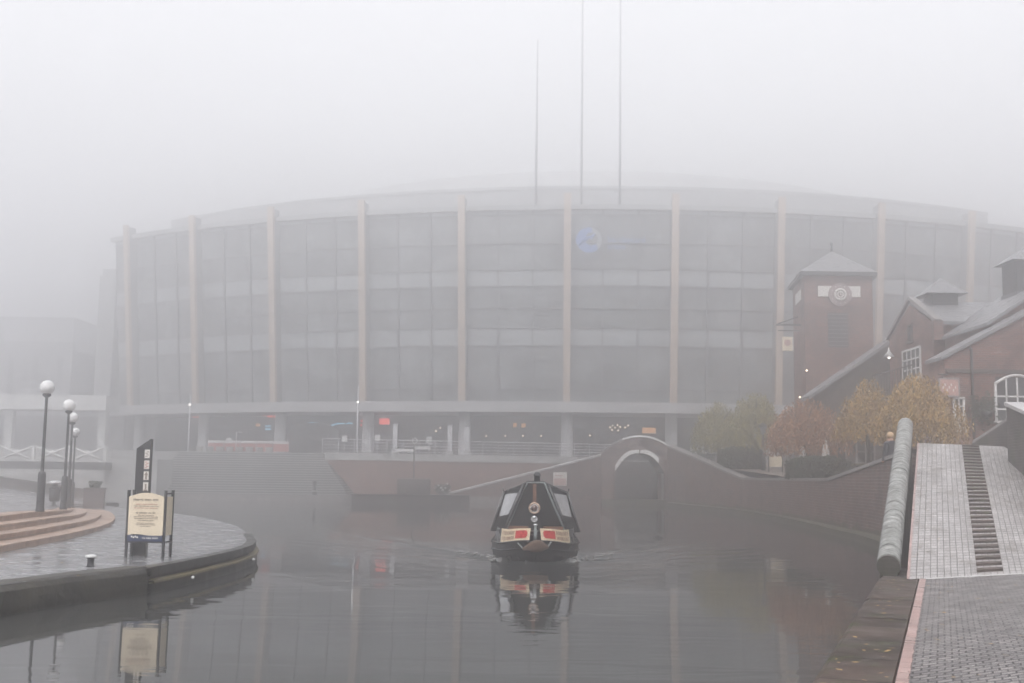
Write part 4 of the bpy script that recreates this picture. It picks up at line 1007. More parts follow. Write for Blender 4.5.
# sign on the house
a = at(949, 387.5, HD - .3)
t = thing('pub_sign', 'faded pink pub sign board on an iron bracket at the house corner', 'sign', (a.x, HD - .3, a.z))
part('board', MB().box((a.x, HD - .3, a.z), (.72, .06, .62)), sign_pink, t)
m_ = MB().box((a.x, HD - .3, a.z + .34), (.76, .08, .06)).box((a.x, HD - .3, a.z - .34), (.76, .08, .06)).box((a.x - .38, HD - .3, a.z), (.06, .08, .7)).box((a.x + .38, HD - .3, a.z), (.06, .08, .7)); part('frame', m_, coping_grey, t)
m_ = MB()
for i in range(7): m_.box((a.x - .24 + i * .08, HD - .336, a.z + .12 * sin(i * 2.1)), (.05, .01, .1))
part('printing', m_, clock_white, t)
part('bracket', MB().tube([(a.x - .4, HD - .3, a.z + .52), (hx0 + .1, HD - .05, a.z + .52)], .03, 6).tube([(a.x - .25, HD - .3, a.z + .34), (a.x - .25, HD - .3, a.z + .52)], .015, 5).tube([(a.x + .25, HD - .3, a.z + .34), (a.x + .25, HD - .3, a.z + .52)], .015, 5), iron_far, t)
# taller range behind the house with louvred roof lantern
mr = thing('malt_range', 'taller slate roofed brick range with a louvred roof lantern behind the house', 'house', (22, 49, 2.4))
mz = 8.5
gable(mr, 19.6, 25.2, HD + 1.7, 52.2, 1.5, mz, mz + .65 * 2.8, over=.25)
q = at(1019, 290, 50); lz = at(1003, 296, 50).z; lt_ = at(1020, 268, 50).z
m_ = MB().box((q.x + .35, 50, (lz + lt_) / 2 - .6), (1.5, 1.5, (lt_ - lz) + 1.6)); ln_ = part('roof_lantern', m_, iron_far, mr)
part('lantern_curb', MB().box((q.x + .35, 50, lz - .55), (1.62, 1.62, 1.3)), lead, ln_)
m_ = MB(); zc = lt_ + .2; bb = [Vector((q.x + .35 + sx * 1.05, 50 + sy * 1.05, zc)) for sx, sy in ((-1, -1), (1, -1), (1, 1), (-1, 1))]
for i in range(4): m_.face([bb[i], bb[(i + 1) % 4], Vector((q.x + .35, 50, zc + .75))])
m_.face(bb[::-1]); part('lantern_roof', m_, slate, ln_)
# crosswise gabled range with tall white window
cg = thing('gabled_range', 'brick range with a stepped gable and tall white window over the yellow trees', 'house', (19, 54, 2.4))
g0, g1 = at(928, 322, 51.7), at(894, 330, 57.8)
gx = (g0.x + g1.x) / 2
gable(cg, gx, gx + 12, 51.7, 57.8, 1.5, at(928, 323, 51.7).z, at(906, 305, 54.7).z, ridge_x=False)
gm = MB(); zr_ = at(906, 303, 54.7).z; ze_ = at(928, 321, 51.7).z
for (ya, za, yb, zb) in ((51.35, ze_ + .05, 54.75, zr_ + .32), (54.75, zr_ + .32, 58.15, ze_ + .05)):
    gm.hull([(gx - .06, ya, za - .16), (gx + .25, ya, za - .16), (gx + .25, yb, zb - .16), (gx - .06, yb, zb - .16)], [(gx - .06, ya, za), (gx + .25, ya, za), (gx + .25, yb, zb), (gx - .06, yb, zb)])
part('gable_coping', gm, coping_grey, cg); part('kneeler', MB().box((gx + .1, 51.55, ze_ - .45), (.4, .4, .9)), brick_pub, cg)
a, c = at(906, 349, 54.5), at(906, 379, 54.5)
window(cg, (gx, 54.6, (a.z + c.z) / 2), 2.4, a.z - c.z, .1, 4, 3, rz=-pi / 2)
window(cg, (gx, 54.7, zr_ - 1.5), .5, .8, .1, 1, 1, rz=-pi / 2, mat_=brick_dark)
bk_ = MB(); z_ = at(912, 367, 53).z
for k in range(15): bk_.tube([(gx - .9, 52 + k * .4, z_ - 1.05), (gx - .9, 52 + k * .4, z_)], .02, 5)
bk_.tube([(gx - .9, 51.9, z_), (gx - .9, 57.8, z_)], .03, 6).box((gx - .45, 54.8, z_ - 1.1), (1.0, 6, .12)); part('balcony', bk_, iron_far, cg)
q = at(941, 300, 54.7); m_ = MB().box((q.x, 54.75, zr_ + .1), (1.2, 1.2, .55)); vt = part('roof_vent', m_, iron_far, cg)
m_ = MB(); bb = [Vector((q.x + sx * .98, 54.75 + sy * .98, zr_ + .38)) for sx, sy in ((-1, -1), (1, -1), (1, 1), (-1, 1))]
for i in range(4): m_.face([bb[i], bb[(i + 1) % 4], Vector((q.x, 54.75, zr_ + 1.25))])
m_.face(bb[::-1]); part('vent_roof', m_, slate, vt)
window(cg, (gx + 1.5, 51.7, ze_ - 3.4), 1.3, 1.3, .1, 2, 2)
for px, py, D in ((961, 337, 51.4), (889, 357.5, 56)):
    q = at(px, py, D); l_ = part('wall_lamp', MB().ball((q.x, q.y, q.z), .07, 8, 6), glow_white, cg); part('lamp_hood', MB().lathe([(.28, .02), (.06, .3), (.02, .5)], (q.x, q.y, q.z), 10), white_paint, l_)
# lower wing with a long falling roof edge
lwg = thing('low_wing', 'dark low wing with a long roof falling towards the clock tower', 'house', (18, 61, 2.4))
a, c = at(815, 392, 61), at(893, 338, 61)
P = [(a.x, 1.5), (c.x + 3, 1.5), (c.x + 3, c.z), (c.x, c.z), (a.x, a.z)]
m_ = MB(); m_.hull([(x, 61.3, z - .2) for x, z in P], [(x, 63, z - .2) for x, z in P]); part('brickwork', m_, brick_dark, lwg)
sl_ = (c.z - a.z) / (c.x - a.x)
m_ = MB(); m_.hull([(a.x - .3, 61, a.z - .3 * sl_ - .2), (c.x, 61, c.z - .2), (c.x, 63.2, c.z - .2), (a.x - .3, 63.2, a.z - .3 * sl_ - .2)], [(a.x - .3, 61, a.z - .3 * sl_), (c.x, 61, c.z), (c.x, 63.2, c.z), (a.x - .3, 63.2, a.z - .3 * sl_)]); part('roof', m_, slate, lwg)
for k in range(3): window(lwg, (a.x + 1.2 + 1.5 * k, 61.3, 3.55), .95, 1.2, .1, 2, 2, mat_=coping_grey)
window(lwg, (a.x + 3.4, 61.3, 6.0), .8, .7, .1, 2, 1)

# ------------------------------------------------------------------ trees, hedges, terrace furniture
def willow(label, px, D, yt, yb, W_, mats, n, seed, leaf=.1, lean=0.0):
    random.seed(seed)
    p = at(px, yt, D); g = tz(p.x, D) - .05; zt_ = p.z; zb = at(px, yb, D).z
    t = thing('willow_tree', label, 'tree', (p.x, D, g), 0, 'autumn willows on the pub terrace'); H = zt_ - g
    m_ = MB(); hz_ = H * .55; R_ = max(.06, H * .026)
    m_.tube([(0, 0, -.1), (.03, .02, hz_ * .5), (-.03 + lean, 0, hz_)], [R_ * 1.25, R_, R_ * .8], 8)
    tips = []
    for k in range(8):
        a_ = k * .785 + random.uniform(-.3, .3); r_ = W_ * .5 * random.uniform(.4, .8)
        e_ = Vector((r_ * cos(a_), r_ * sin(a_), H * random.uniform(.8, .95))); mid_ = Vector((e_.x * .4, e_.y * .4, H * .74))
        m_.tube([(lean, 0, hz_ * .95), mid_, e_], [R_ * .55, R_ * .35, R_ * .1], 5); tips.append(e_)
    part('trunk', m_, bark, t, Z0)
    lf = MB(); cb = zb - g; cnt = 0; lobes = [(random.uniform(0, 6.28), random.uniform(.75, 1.15)) for _ in range(7)]
    while cnt < n:
        a_ = random.uniform(0, 6.28); u = random.random() ** .55
        k = 1 + .16 * sin(a_ * 3 + seed) + .1 * sin(a_ * 7 + 2 * seed)
        r_ = W_ * .5 * u * k
        top = H * (1 - .42 * u * u) * random.uniform(.84, 1.03)
        gap = noise.noise(Vector((cos(a_) * u * 2.2, sin(a_) * u * 2.2, seed)))
        if gap < -.28 and random.random() < .8: continue
        lenk = (top - cb) * random.uniform(.35, 1.05) if u > .3 else (top - cb) * random.uniform(.2, .5)
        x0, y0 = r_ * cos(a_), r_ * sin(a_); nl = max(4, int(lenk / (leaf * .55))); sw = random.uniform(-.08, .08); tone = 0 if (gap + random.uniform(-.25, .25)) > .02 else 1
        for j in range(nl):
            f_ = j / nl; z = top - lenk * f_
            c = Vector((x0 * (1 + .1 * f_) + sw * f_ + random.gauss(0, leaf * .6), y0 * (1 + .1 * f_) + random.gauss(0, leaf * .6), z))
            d = Vector((random.gauss(0, .5), random.gauss(0, .5), -1)).normalized(); e_ = d.orthogonal(); e_ = Matrix.Rotation(random.uniform(0, 6.28), 3, d) @ e_
            l_ = leaf * random.uniform(.7, 1.4)
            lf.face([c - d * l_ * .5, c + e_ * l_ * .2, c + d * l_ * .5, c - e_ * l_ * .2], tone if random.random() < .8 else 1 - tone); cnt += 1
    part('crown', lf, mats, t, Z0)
willow('small round yellow willow between the russet tree and the pub house', 867, 45, 380, 443, 2.2, leaf_yel, 12000, 1, .085)
willow('broad yellow willow beside the ribbed parapet, in front of the pink sign', 917, 38.5, 374, 447, 2.75, leaf_yel, 17000, 2, .085)
willow('russet weeping willow in the middle of the terrace below the clock tower', 805, 58, 400, 457, 3.9, leaf_red, 12500, 3, .12)
willow('pale olive willow close to the arched bridge', 718, 77, 403, 452, 3.1, leaf_olv, 8000, 4, .14)
willow('tallest olive willow between the lamp post and the arched bridge', 755, 74, 393, 452, 3.9, leaf_olv, 10000, 5, .14)
random.seed(9)
def hedge(label, x0, x1, y0, y1, zg, h, n):
    t = thing('hedge', label, 'hedge', ((x0 + x1) / 2, (y0 + y1) / 2, zg), 0, 'clipped hedges on the terrace'); lf = MB()
    w_, d_ = (x1 - x0) / 2, (y1 - y0) / 2
    core = MB().box((0, 0, h * .42), (w_ * 1.8, d_ * 1.6, h * .84)); part('branches', core, bark, t, Z0)
    for i in range(n):
        u = Vector((random.uniform(-1, 1), random.uniform(-1, 1), random.uniform(0, 1))); k = random.randrange(3)
        if k == 0: u.x = math.copysign(random.uniform(.85, 1.05), u.x)
        elif k == 1: u.y = math.copysign(random.uniform(.85, 1.1), u.y)
        else: u.z = random.uniform(.88, 1.06)
        c = Vector((u.x * w_, u.y * d_, u.z * h * (1 - .18 * u.x * u.x) + .08 * noise.noise(Vector((u.x * 4, u.y * 3, 1))))); d = Vector((random.gauss(0, 1), random.gauss(0, 1), random.gauss(0, 1))).normalized(); e_ = d.orthogonal()
        lf.face([c - d * .07, c + e_ * .035, c + d * .07, c - e_ * .035], random.random() < .5)
    part('foliage', lf, leaf_grn, t, Z0)
a, c = at(793, 470, 55), at(846, 470, 55); hedge('dark clipped hedge mound under the russet willow', a.x, c.x, 54, 56.5, tz(14, 55), 1.05, 5200)
a, c = at(722, 462, 74), at(762, 462, 74); hedge('dark clipped hedge under the olive willows', a.x, c.x, 73, 75, tz(15, 74), 1.35, 4000)
# black lamp post on the terrace
a = at(763, 426, 71)
t = thing('lantern_post', 'black post with a square lantern beside the tan terrace path', 'street lamp', (a.x, 71, tz(a.x, 71))); h = a.z - tz(a.x, 71)
part('post', MB().lathe([(.12, 0), (.12, .5), (.06, .6), (.05, h - .5)], n=8), iron_far, t, Z0); part('lantern', MB().hull([(-.12, -.12, h - .5), (.12, -.12, h - .5), (.12, .12, h - .5), (-.12, .12, h - .5)], [(-.2, -.2, h - .05), (.2, -.2, h - .05), (.2, .2, h - .05), (-.2, .2, h - .05)]), glass_arena_b, t, Z0)
part('cap', MB().lathe([(.3, h - .05), (.3, h), (.05, h + .2)], n=4), iron_far, t, Z0)
a = at(775.5, 461.5, 68)
t = thing('menu_board', 'low buff notice board standing on the tan path', 'notice', (a.x, 68, tz(a.x, 68))); z_ = a.z - tz(a.x, 68)
part('board', MB().box((0, 0, z_), (.78, .06, .62)), cream, t, Z0)
for sx in (-.4, .4): part('leg', MB().box((sx, 0, z_ * .75), (.06, .06, z_ * 1.5)), iron_far, t, Z0)
# white fence
a, c = at(716, 444, 84), at(766, 444, 84); g = tz(15, 84)
t = thing('terrace_fence', 'white three rail fence behind the olive willows', 'fence', (a.x, 84, g))
for z in (.55, .85, 1.15): part('rail', MB().box(((a.x + c.x) / 2, 84, a.z - 1.0 + z - .15), (c.x - a.x, .05, .06)), white_paint, t)
for k in range(5): x = a.x + (c.x - a.x) * k / 4; part('fence_post', MB().box((x, 84.05, a.z - .55), (.07, .06, 1.4)), white_paint, t)
# parasols, tables
pr = None
for px, yt, D, lab in ((802.5, 445, 57.0, 'closed white parasol under the russet willow'), (825.5, 440, 56.5, 'closed white parasol between the russet and yellow willows'), (711.5, 440, 79.5, 'closed white parasol close to the flower tub')):
    a = at(px, yt, D)
    if pr is None:
        pr = t = thing('closed_parasol', '', 'parasol', (0, 0, 0), 0, 'closed parasols on the terrace')
        part('pole', MB().lathe([(.25, -1.7), (.25, -1.62), (.03, -1.6), (.03, .05)], n=8), iron_far, t, Z0)
        m_ = MB(); n = 16; b0_ = len(m_.v); pf = [(.02, .02), (.09, -.2), (.14, -.6), (.16, -.85), (.12, -.95)]
        rows = [[Vector((r_ * (1 + .28 * cos(4 * 2 * pi * k / n)) * cos(2 * pi * k / n), r_ * (1 + .28 * cos(4 * 2 * pi * k / n)) * sin(2 * pi * k / n), z)) for k in range(n + 1)] for r_, z in pf]
        part('canopy', m_.loft(rows), parasol_white, t, Z0)
    else: t = copy_tree(pr)
    t.location = (a.x, D, a.z); t['label'] = lab
pr = None
for x, y, lab in ((15.6, 50.0, 'picnic table closest to the yellow willows'), (16.8, 52.2, 'picnic table beside the hedge mound'), (14.6, 46.6, 'picnic table just behind the canal wall')):
    if pr is None:
        pr = t = thing('picnic_table', '', 'table', (0, 0, 0), 0, 'picnic tables on the pub terrace')
        part('tabletop', MB().box((0, 0, .74), (1.5, .75, .06)), timber_moss, t, Z0)
        for sy in (-.62, .62): part('bench', MB().box((0, sy, .44), (1.5, .26, .05)), timber_moss, t, Z0)
        for sx in (-.55, .55): part('trestle', MB().box((sx, 0, .4), (.07, 1.4, .07)).tube([(sx, -.55, 0), (sx, -.15, .7)], .045, 5).tube([(sx, .55, 0), (sx, .15, .7)], .045, 5), timber_dark, t, Z0)
    else: t = copy_tree(pr)
    t.location = (x, y, tz(x, y)); t.rotation_euler = (0, 0, random.uniform(-.2, .2)); t['label'] = lab

# person behind the canal wall
a = at(890.5, 437.5, 36.5); pg = a.z - 1.58
pe = thing('person', 'fair haired person in a dark coat standing behind the canal wall', 'person', (a.x, 36.5, pg), radians(200))
me = bpy.data.meshes.new('body')
V_ = [(0, 0, .92), (0, 0, 1.1), (0, .0, 1.3), (0, 0, 1.42), (0, -.01, 1.5), (0, -.02, 1.58), (0, -.02, 1.68), (.17, 0, 1.38), (.24, .02, 1.12), (.24, -.06, .88), (.25, -.1, .78), (-.17, 0, 1.38), (-.24, .02, 1.12), (-.24, -.06, .88), (-.25, -.1, .78), (.1, 0, .86), (.11, -.01, .48), (.11, .02, .08), (.11, -.12, .04), (-.1, 0, .86), (-.11, -.01, .48), (-.11, .02, .08), (-.11, -.12, .04)]
E_ = [(0, 1), (1, 2), (2, 3), (3, 4), (4, 5), (5, 6), (3, 7), (7, 8), (8, 9), (9, 10), (3, 11), (11, 12), (12, 13), (13, 14), (0, 15), (15, 16), (16, 17), (17, 18), (0, 19), (19, 20), (20, 21), (21, 22)]
RA = [.16, .15, .17, .11, .06, .095, .075, .085, .065, .05, .04, .085, .065, .05, .04, .1, .07, .055, .045, .1, .07, .055, .045]

import bmesh
def skinned(verts, edges, radii, levels=2):
    me = bpy.data.meshes.new('skeleton'); me.from_pydata(verts, edges, []); bm = bmesh.new(); bm.from_mesh(me); ly = bm.verts.layers.skin.verify()
    for v, r_ in zip(bm.verts, radii): v[ly].radius = (r_, r_); v[ly].use_root = v.index == 0
    bm.to_mesh(me); bm.free(); ob = bpy.data.objects.new('skeleton', me); COL.objects.link(ob)
    ob.modifiers.new('s', 'SKIN'); sb = ob.modifiers.new('d', 'SUBSURF'); sb.levels = sb.render_levels = levels
    dg = bpy.context.evaluated_depsgraph_get(); out = bpy.data.meshes.new_from_object(ob.evaluated_get(dg)); bpy.data.objects.remove(ob); return out
bm_ = skinned(V_, E_, RA); bm_.name = 'body'; bm_.materials.clear(); bm_.materials.append(coat_mat); bm_.materials.append(skin_mat)
for p in bm_.polygons: p.use_smooth = True; p.material_index = 1 if p.center.z > 1.475 or (p.center.z < .84 and abs(p.center.x) > .2) else 0
bo = bpy.data.objects.new('body', bm_); COL.objects.link(bo); bo.parent = pe
hm = MB(); hm.lathe([(.1, -.06), (.112, 0), (.108, .06), (.08, .1), (.01, .122)], (0, .0, 1.63), 16); part('hair', hm, hair_mat, pe, Z0)

# ------------------------------------------------------------------ narrowboat
HZ = math.atan2(BACK.y, BACK.x) - pi / 2
bt = thing('narrowboat', 'black narrowboat with a covered bow and red and cream bow panels heading this way', 'boat', (BOW.x, BOW.y, 0), HZ)
LEN = 15.5
def hwid(y):                                              # half width of the hull at y metres behind the stem
    if y <= 0: return .04
    return 1.1 * min(1, y / 1.6) ** .40
ys = [0, .05, .15, .3, .5, .75, 1.0, 1.3, 1.6, 2.0, 2.3, 3.2, 6, 10, LEN]
def gz(y): return .41 + .11 * max(0, 1 - y / .8) ** 1.2   # top of the black hull
def hullrows(zs):
    rows = []
    for y in ys:
        L_ = []
        for zf, wf in zs: L_.append((y, hwid(y) * wf, zf))
        rows.append(L_)
    return rows
m_ = MB()
for sd in (1, -1):
    rows = []
    for y in ys:
        w_ = hwid(y); yy = y
        rows.append([Vector((sd * w_ * .86, yy + .12, -.3)), Vector((sd * w_ * .96, yy + .03, 0)), Vector((sd * w_, yy, gz(y) * .5)), Vector((sd * w_, yy - .02, gz(y)))])
    if sd < 0: rows = [r_[::-1] for r_ in rows]
    m_.loft(rows)
m_.loft([[Vector((-hwid(y), y, gz(y) - .01)) for y in ys], [Vector((hwid(y), y, gz(y) - .01)) for y in ys]][::-1], smooth=False)
m_.face([(-1.05, LEN, -.3), (1.05, LEN, -.3), (1.05, LEN, .44), (-1.05, LEN, .44)][::-1])
hull_ = part('hull', m_, boat_black, bt, Z0)
gd = MB()
for sd in (1, -1):
    for dz, r_ in ((-.02, .028), (-.2, .022)):
        gd.tube([(sd * (hwid(y) + .012), y - .015, gz(y) + dz) for y in ys], r_, 6)
part('guard_rail', gd, boat_black, hull_, Z0)
part('stem_post', MB().tube([(0, .0, -.3), (0, -.02, .3), (0, -.04, .5)], [.04, .04, .04], 8), boat_black, hull_, Z0)
part('stem_head', MB().tube([(0, -.045, .5), (0, -.05, .74), (0, .0, .80)], [.045, .045, .03], 8), boat_grey, hull_, Z0)
# bow bulwark above the gunwale: cream lettered boards, then grey side
def bz(y): return .80 - .06 * min(1, y / .6)
yb = [.012, .03, .06, .1, .16, .24, .34, .45, .58, .70, .82, .95, 1.08]
ysd = [1.08, 1.15, 1.22, 1.3, 1.7, 2.2, 2.9]
for sd in (1, -1):
    def bw(y, z): return sd * max(.06, hwid(y) * .93 - (z - gz(y)) * .12)
    m_ = MB(); rows = [[Vector((bw(y, gz(y) + (bz(y) - gz(y)) * k), y + .0, gz(y) + (bz(y) - gz(y)) * k)) for k in (0, .5, 1)] for y in yb]
    if sd < 0: rows = [r_[::-1] for r_ in rows]
    m_.loft(rows, smooth=True); bb_ = part('bow_board', m_, boat_cream, bt, Z0)
    rb, mk = MB(), MB()
    def on(y, k, off=.008): z = gz(y) + (bz(y) - gz(y)) * k; return Vector((bw(y, z) + sd * off * .5, y - off, z))
    seg = [.03, .045, .07, .1, .16, .27]
    rows = [[on(y, .2), on(y, .5), on(y, .84)] for y in seg]; rows[0] = [on(.03, .36), on(.03, .5), on(.03, .7)]
    if sd < 0: rows = [r_[::-1] for r_ in rows]
    rb.loft(rows, smooth=False); part('red_panel', rb, boat_red, bb_, Z0)
    random.seed(4)
    y = .32
    while y < .98:
        for (k0, k1) in ((.16, .42), (.56, .84)):
            w_ = random.uniform(.018, .03); a0, a1, a2, a3 = on(y, k0), on(y + w_, k0), on(y + w_, k1), on(y, k1)
            q = [a0, a1, a2, a3] if sd > 0 else [a3, a2, a1, a0]
            mk.face(q)
        y += .058 * (.5 + y)
    part('lettering', mk, boat_mark, bb_, Z0)
    m_ = MB(); rows = [[Vector((bw(y, gz(y) + .0), y, gz(y))), Vector((bw(y, bz(y)), y, bz(y)))] for y in ysd]
    if sd < 0: rows = [r_[::-1] for r_ in rows]
    m_.loft(rows); part('bow_side', m_, boat_side, bt, Z0)
fd = MB(); fd.loft([[Vector((-hwid(y) * .88, y, bz(y) - .05)) for y in yb + ysd[1:4]], [Vector((hwid(y) * .88, y, bz(y) - .05)) for y in yb + ysd[1:4]]][::-1], smooth=False); part('foredeck', fd, boat_grey, bt, Z0)
for x_ in (-.42, .44): part('deck_locker', MB().box((x_, .8, .75), (.49, .2, .12)), wood, bt, Z0)
part('mooring_stud', MB().lathe([(.035, .7), (.03, .84), (.06, .86), (.05, .89)], (0, .4, 0), 10), chrome, bt, Z0)
# rope fender hung over the stem
fm = MB(); random.seed(8)
rows = []
for i in range(11):
    t_ = i / 10; x = -.30 + .62 * t_; r_ = .03 + .155 * sin(pi * min(1, t_ * .93 + .05)) ** 1.3 * (.45 + .62 * t_)
    zc = .31 + .06 * sin(pi * t_ * .9) + .03 * t_
    rows.append([Vector((x, -.13 + r_ * .75 * cos(a_ * pi / 6), zc + r_ * sin(a_ * pi / 6))) for a_ in range(13)])
fm.loft(rows); part('rope_fender', fm, rope, bt, Z0)
part('fender_chain', MB().tube([(-.30, -.1, .33), (-.42, .08, .44)], .02, 6), boat_grey, bt, Z0); part('fender_chain', MB().tube([(.31, -.1, .38), (.38, .05, .48)], .022, 6), boat_grey, bt, Z0)
# cratch board and cover
FY, RY = 1.35, 2.5
ft_, fb_ = (.21, 1.88), (.74, .68); rs_, rb2 = (.82, 1.63), (1.15, .60)
bd = MB(); bd.hull([(-fb_[0], FY, fb_[1]), (fb_[0], FY, fb_[1]), (fb_[0], FY + .04, fb_[1]), (-fb_[0], FY + .04, fb_[1])], [(-ft_[0], FY, ft_[1]), (ft_[0], FY, ft_[1]), (ft_[0], FY + .04, ft_[1]), (-ft_[0], FY + .04, ft_[1])])
board_ = part('cratch_board', bd, boat_canvas, bt, Z0)
part('strap', MB().box((-.03, FY - .012, 1.62), (.085, .02, .46)), wood, board_, Z0)
part('edge_trim', MB().tube([(-fb_[0], FY - .01, fb_[1]), (-ft_[0], FY - .01, ft_[1]), (ft_[0], FY - .01, ft_[1]), (fb_[0], FY - .01, fb_[1])], .03, 6), boat_grey, board_, Z0)
hl = part('headlamp', MB().tube([(-.03, FY - .2, 1.25), (-.03, FY - .0, 1.25)], .1, 18), chrome, board_, Z0)
part('lamp_ring', MB().tube([(-.03 + .125 * cos(k * pi / 12), FY - .2, 1.25 + .125 * sin(k * pi / 12)) for k in range(25)], .028, 6, cap=False), brass, hl, Z0)
part('lamp_lens', MB().ball((-.03, FY - .2, 1.25),   .085, 14, 8), lens_brown, hl, Z0)
part('horn', MB().tube([(-.03, FY - .16, .98), (-.03, FY, .98)], [.085, .05], 14).ball((-.03, FY - .16, 1.02), .05, 10, 6), chrome, board_, Z0)
cv = MB()
for sd in (1, -1):
    f0, f1, r0, r1 = Vector((sd * ft_[0], FY + .02, ft_[1])), Vector((sd * fb_[0], FY + .02, fb_[1])), Vector((sd * rs_[0], RY, rs_[1])), Vector((sd * rb2[0], RY, rb2[1]))
    rows = [[f0.lerp(f1, v / 8).lerp(r0.lerp(r1, v / 8), u / 8) for v in range(9)] for u in range(9)]
    cv.loft(rows if sd > 0 else [r_[::-1] for r_ in rows], smooth=False)
    ra = Vector((sd * .22, RY, 1.92)); q = [f0, r0, ra]; cv.face(q if sd < 0 else q[::-1])
cv.face([(-ft_[0], FY + .02, ft_[1]), (ft_[0], FY + .02, ft_[1]), (.22, RY, 1.92), (-.22, RY, 1.92)])
cv.hull([(-1.14, RY, .6), (1.14, RY, .6), (1.14, RY + 2.4, .6), (-1.14, RY + 2.4, .6)], [(-.8, RY, 1.63), (.8, RY, 1.63), (.8, RY + 2.4, 1.63), (-.8, RY + 2.4, 1.63)])
cover_ = part('cratch_cover', cv, boat_canvas, bt, Z0)
for sd in (1, -1):
    f0, f1, r0, r1 = Vector((sd * ft_[0], FY + .02, ft_[1])), Vector((sd * fb_[0], FY + .02, fb_[1])), Vector((sd * rs_[0], RY, rs_[1])), Vector((sd * rb2[0], RY, rb2[1]))
    def pq(u, v): a = f0.lerp(f1, v); b__ = r0.lerp(r1, v); return a.lerp(b__, u)
    nn = (f1 - f0).cross(r0 - f0).normalized()
    if nn.y > 0: nn = -nn
    rows = [[pq(.26 + (.80 - .26) * u / 6 + (.06 - .16 * 0) * 0 + .1 * (1 - v / 6) * (u / 6), (.17 - .07 * u / 6) + (.62 - .14 + .07 * u / 6) * v / 6) + nn * .014 for v in range(7)] for u in range(7)]
    part('clear_window', MB().loft(rows if sd > 0 else [r_[::-1] for r_ in rows], smooth=False), boat_window, cover_, Z0)
    tr = MB().tube([r0 + nn * .01, r1 + nn * .01], .035, 6).tube([pq(.16, 0) + nn * .012, pq(.13, 1) + nn * .012], .03, 6).tube([f0, r0], .025, 6); part('piping', tr, boat_grey if False else boat_side, cover_, Z0)
    part('rib_hook', MB().tube([r0 + Vector((sd * .02, 0, -.02)), r0 + Vector((sd * .05, -.02, .1))], .02, 6), boat_side, cover_, Z0)
cb = MB(); cy0, cy1 = RY + 2.4, LEN - 2.2
cb.hull([(-.98, cy0, .42), (.98, cy0, .42), (.98, cy1, .42), (-.98, cy1, .42)], [(-.8, cy0, 1.62), (.8, cy0, 1.62), (.8, cy1, 1.62), (-.8, cy1, 1.62)]); cab = part('cabin', cb, boat_black, bt, Z0)
for sd in (1, -1):
    for k in range(4):
        c = Vector((sd * .90, cy0 + 1.2 + 1.9 * k, 1.1)); m_ = MB(); m_.tube([c - Vector((sd * .03, 0, 0)), c + Vector((sd * .03, 0, 0))], .2, 16); part('porthole', m_, brass, cab, Z0)
part('chimney', MB().lathe([(.085, 1.8), (.08, 2.05), (.095, 2.06), (.095, 2.09), (.06, 2.15), (.01, 2.16)], (.03, RY + .5, 0), 14), boat_black, bt, Z0)
part('tiller', MB().tube([(0, LEN - .3, .5), (0, LEN - .2, 1.2), (0, LEN - 1.2, 1.3)], .03, 6), brass, bt, Z0)

# ------------------------------------------------------------------ fallen leaves and bow foam
random.seed(77)
lv_ = MB()
def leaf_at(p, sz):
    a_ = random.uniform(0, 6.28); d = Vector((cos(a_), sin(a_), random.uniform(-.1, .1))) * sz; e_ = Vector((-sin(a_), cos(a_), random.uniform(-.15, .15))) * sz * .5; lv_.face([p - d, p + e_, p + d, p - e_], random.randrange(2))
for i in range(70):                                       # caught along the foot of the ramp edge and the pink kerb
    leaf_at(rmp(random.uniform(.2, 11.5), -.3 + abs(random.gauss(0, .25)), .025), random.uniform(.025, .045))
for i in range(60): leaf_at(tow(random.uniform(-4, TF), .8 + abs(random.gauss(0, .8)), TZ + .012), random.uniform(.025, .045))
for i in range(60): leaf_at(tow(random.uniform(-3, TF), random.uniform(.1, .6), TZ + .025), random.uniform(.025, .045))
for i in range(50): leaf_at(rmp(random.uniform(.2, 11.5), random.uniform(0, 3.2), .025), random.uniform(.02, .04))
for i in range(80):
    p = ong(random.uniform(5, 250), random.uniform(520, 580), QZ)
    if p.x > -10 and p.x < -6.2 and p.y < 24 and p.y > 17 + (-6.5 - p.x) * .0: leaf_at(p + Vector((-.4, 0, .012)), random.uniform(.02, .04))
single('fallen_leaves', lv_, leaf_yel, None, None, kind='stuff')
fo = MB()
for sd in (1, -1):
    for i in range(60):
        a_ = .1 + 2.6 * random.random() ** 1.6; off_ = 1.02 + .5 * max(0, a_ - .6) + random.gauss(0, .06 + .02 * a_)
        c = Vector((BOW.x, BOW.y, 0)) + BACK * a_ + SIDE * (sd * max(off_, hwid(a_) + .03)); c.z = wake(c.x, c.y) + .012
        r_ = random.uniform(.012, .04); fo.face([c + Vector((r_ * 1.6 * cos(k * pi / 3), r_ * sin(k * pi / 3), 0)) for k in range(6)])
single('foam', fo, parasol_white, None, None, kind='stuff')

# ------------------------------------------------------------------ fog, sky, sun, camera
SIGMA, HTOP = .0148, 56.0
m = bpy.data.materials.new('fog'); m.use_nodes = True; nt = m.node_tree; nt.nodes.clear()
o = nt.nodes.new('ShaderNodeOutputMaterial'); v = nt.nodes.new('ShaderNodeVolumePrincipled')
v.inputs['Color'].default_value = (.93, .928, .94, 1); v.inputs['Density'].default_value = SIGMA; v.inputs['Anisotropy'].default_value = .88
L(nt, v.outputs[0], o.inputs['Volume']); m.cycles.homogeneous_volume = True
hz_ = MB().box((0, 0, (HTOP - 2.3) / 2), (830, 830, HTOP + 2.3)); hzo = single('haze', hz_, m, None, None, kind='stuff')

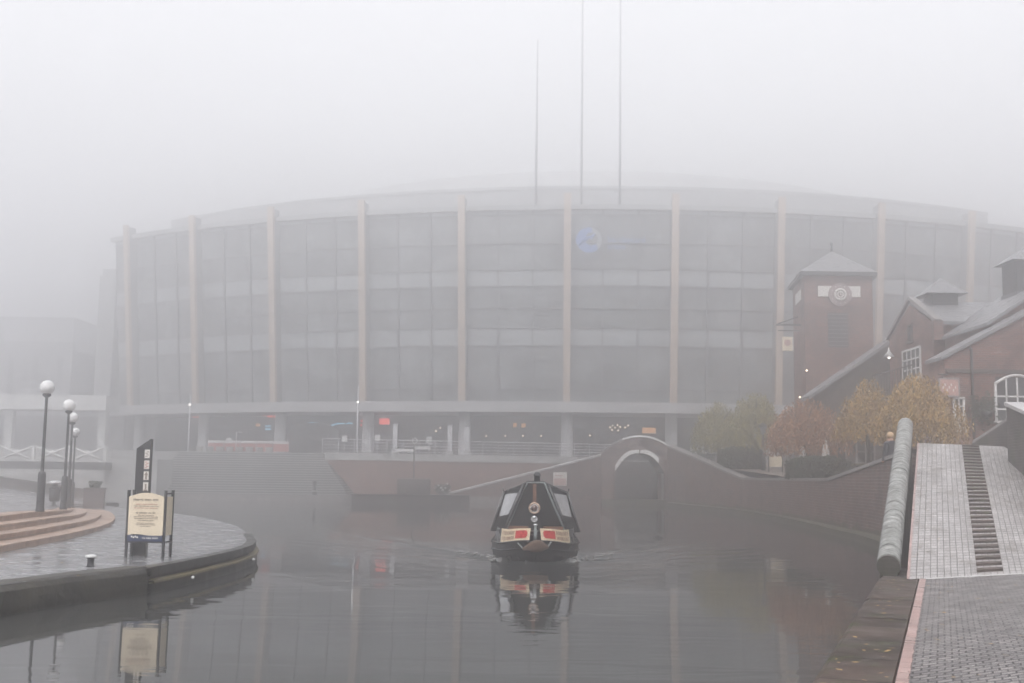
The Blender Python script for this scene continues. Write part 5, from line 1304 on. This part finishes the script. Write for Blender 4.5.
SUN_EL, SUN_AZ = radians(48), radians(200)
w = bpy.data.worlds.new('World'); SC.world = w; w.use_nodes = True; nt = w.node_tree; bg = nt.nodes['Background']
sk = nt.nodes.new('ShaderNodeTexSky'); sk.sky_type = 'NISHITA'; sk.sun_disc = False; sk.sun_elevation = SUN_EL; sk.sun_rotation = SUN_AZ; sk.air_density = 1.0; sk.dust_density = 6.0; sk.ozone_density = 1.0
hs_ = nt.nodes.new('ShaderNodeHueSaturation'); hs_.inputs['Saturation'].default_value = .12; L(nt, sk.outputs[0], hs_.inputs['Color'])
mxw = nt.nodes.new('ShaderNodeMix'); mxw.data_type = 'RGBA'; mxw.inputs[0].default_value = .45; L(nt, hs_.outputs[0], mxw.inputs[6]); mxw.inputs[7].default_value = (7.72, 7.74, 7.82, 1)   # even cloud deck over the clear sky
L(nt, mxw.outputs[2], bg.inputs['Color']); bg.inputs['Strength'].default_value = .12
sl_ = bpy.data.lights.new('sun', 'SUN'); sl_.energy = .6; sl_.angle = radians(60); sl_.color = (1, .97, .93); so = bpy.data.objects.new('sun', sl_); COL.objects.link(so)
so.rotation_euler = (pi / 2 - SUN_EL, 0, pi - SUN_AZ)
cam = bpy.data.cameras.new('camera'); co = bpy.data.objects.new('camera', cam); COL.objects.link(co)
cam.sensor_width = 36; cam.lens = 36 * FPX / 1024; cam.clip_start = .1; cam.clip_end = 3000
co.matrix_world = Matrix.Translation((0, 0, CAMZ)) @ Matrix.Rotation(pi / 2 + PITCH, 4, 'X') @ Matrix.Rotation(ROLL, 4, 'Z'); SC.camera = co
SC.view_settings.view_transform = 'Standard'; SC.view_settings.look = 'None'; SC.view_settings.gamma = 1; SC.view_settings.exposure = 1.02
SC.render.engine = 'CYCLES'; cy = SC.cycles; cy.use_denoising = True; cy.use_adaptive_sampling = False
try: cy.denoiser = 'OPENIMAGEDENOISE'
except Exception: pass
cy.max_bounces = 10; cy.diffuse_bounces = 3; cy.glossy_bounces = 4; cy.transmission_bounces = 2; cy.volume_bounces = 7; cy.caustics_reflective = False; cy.caustics_refractive = False
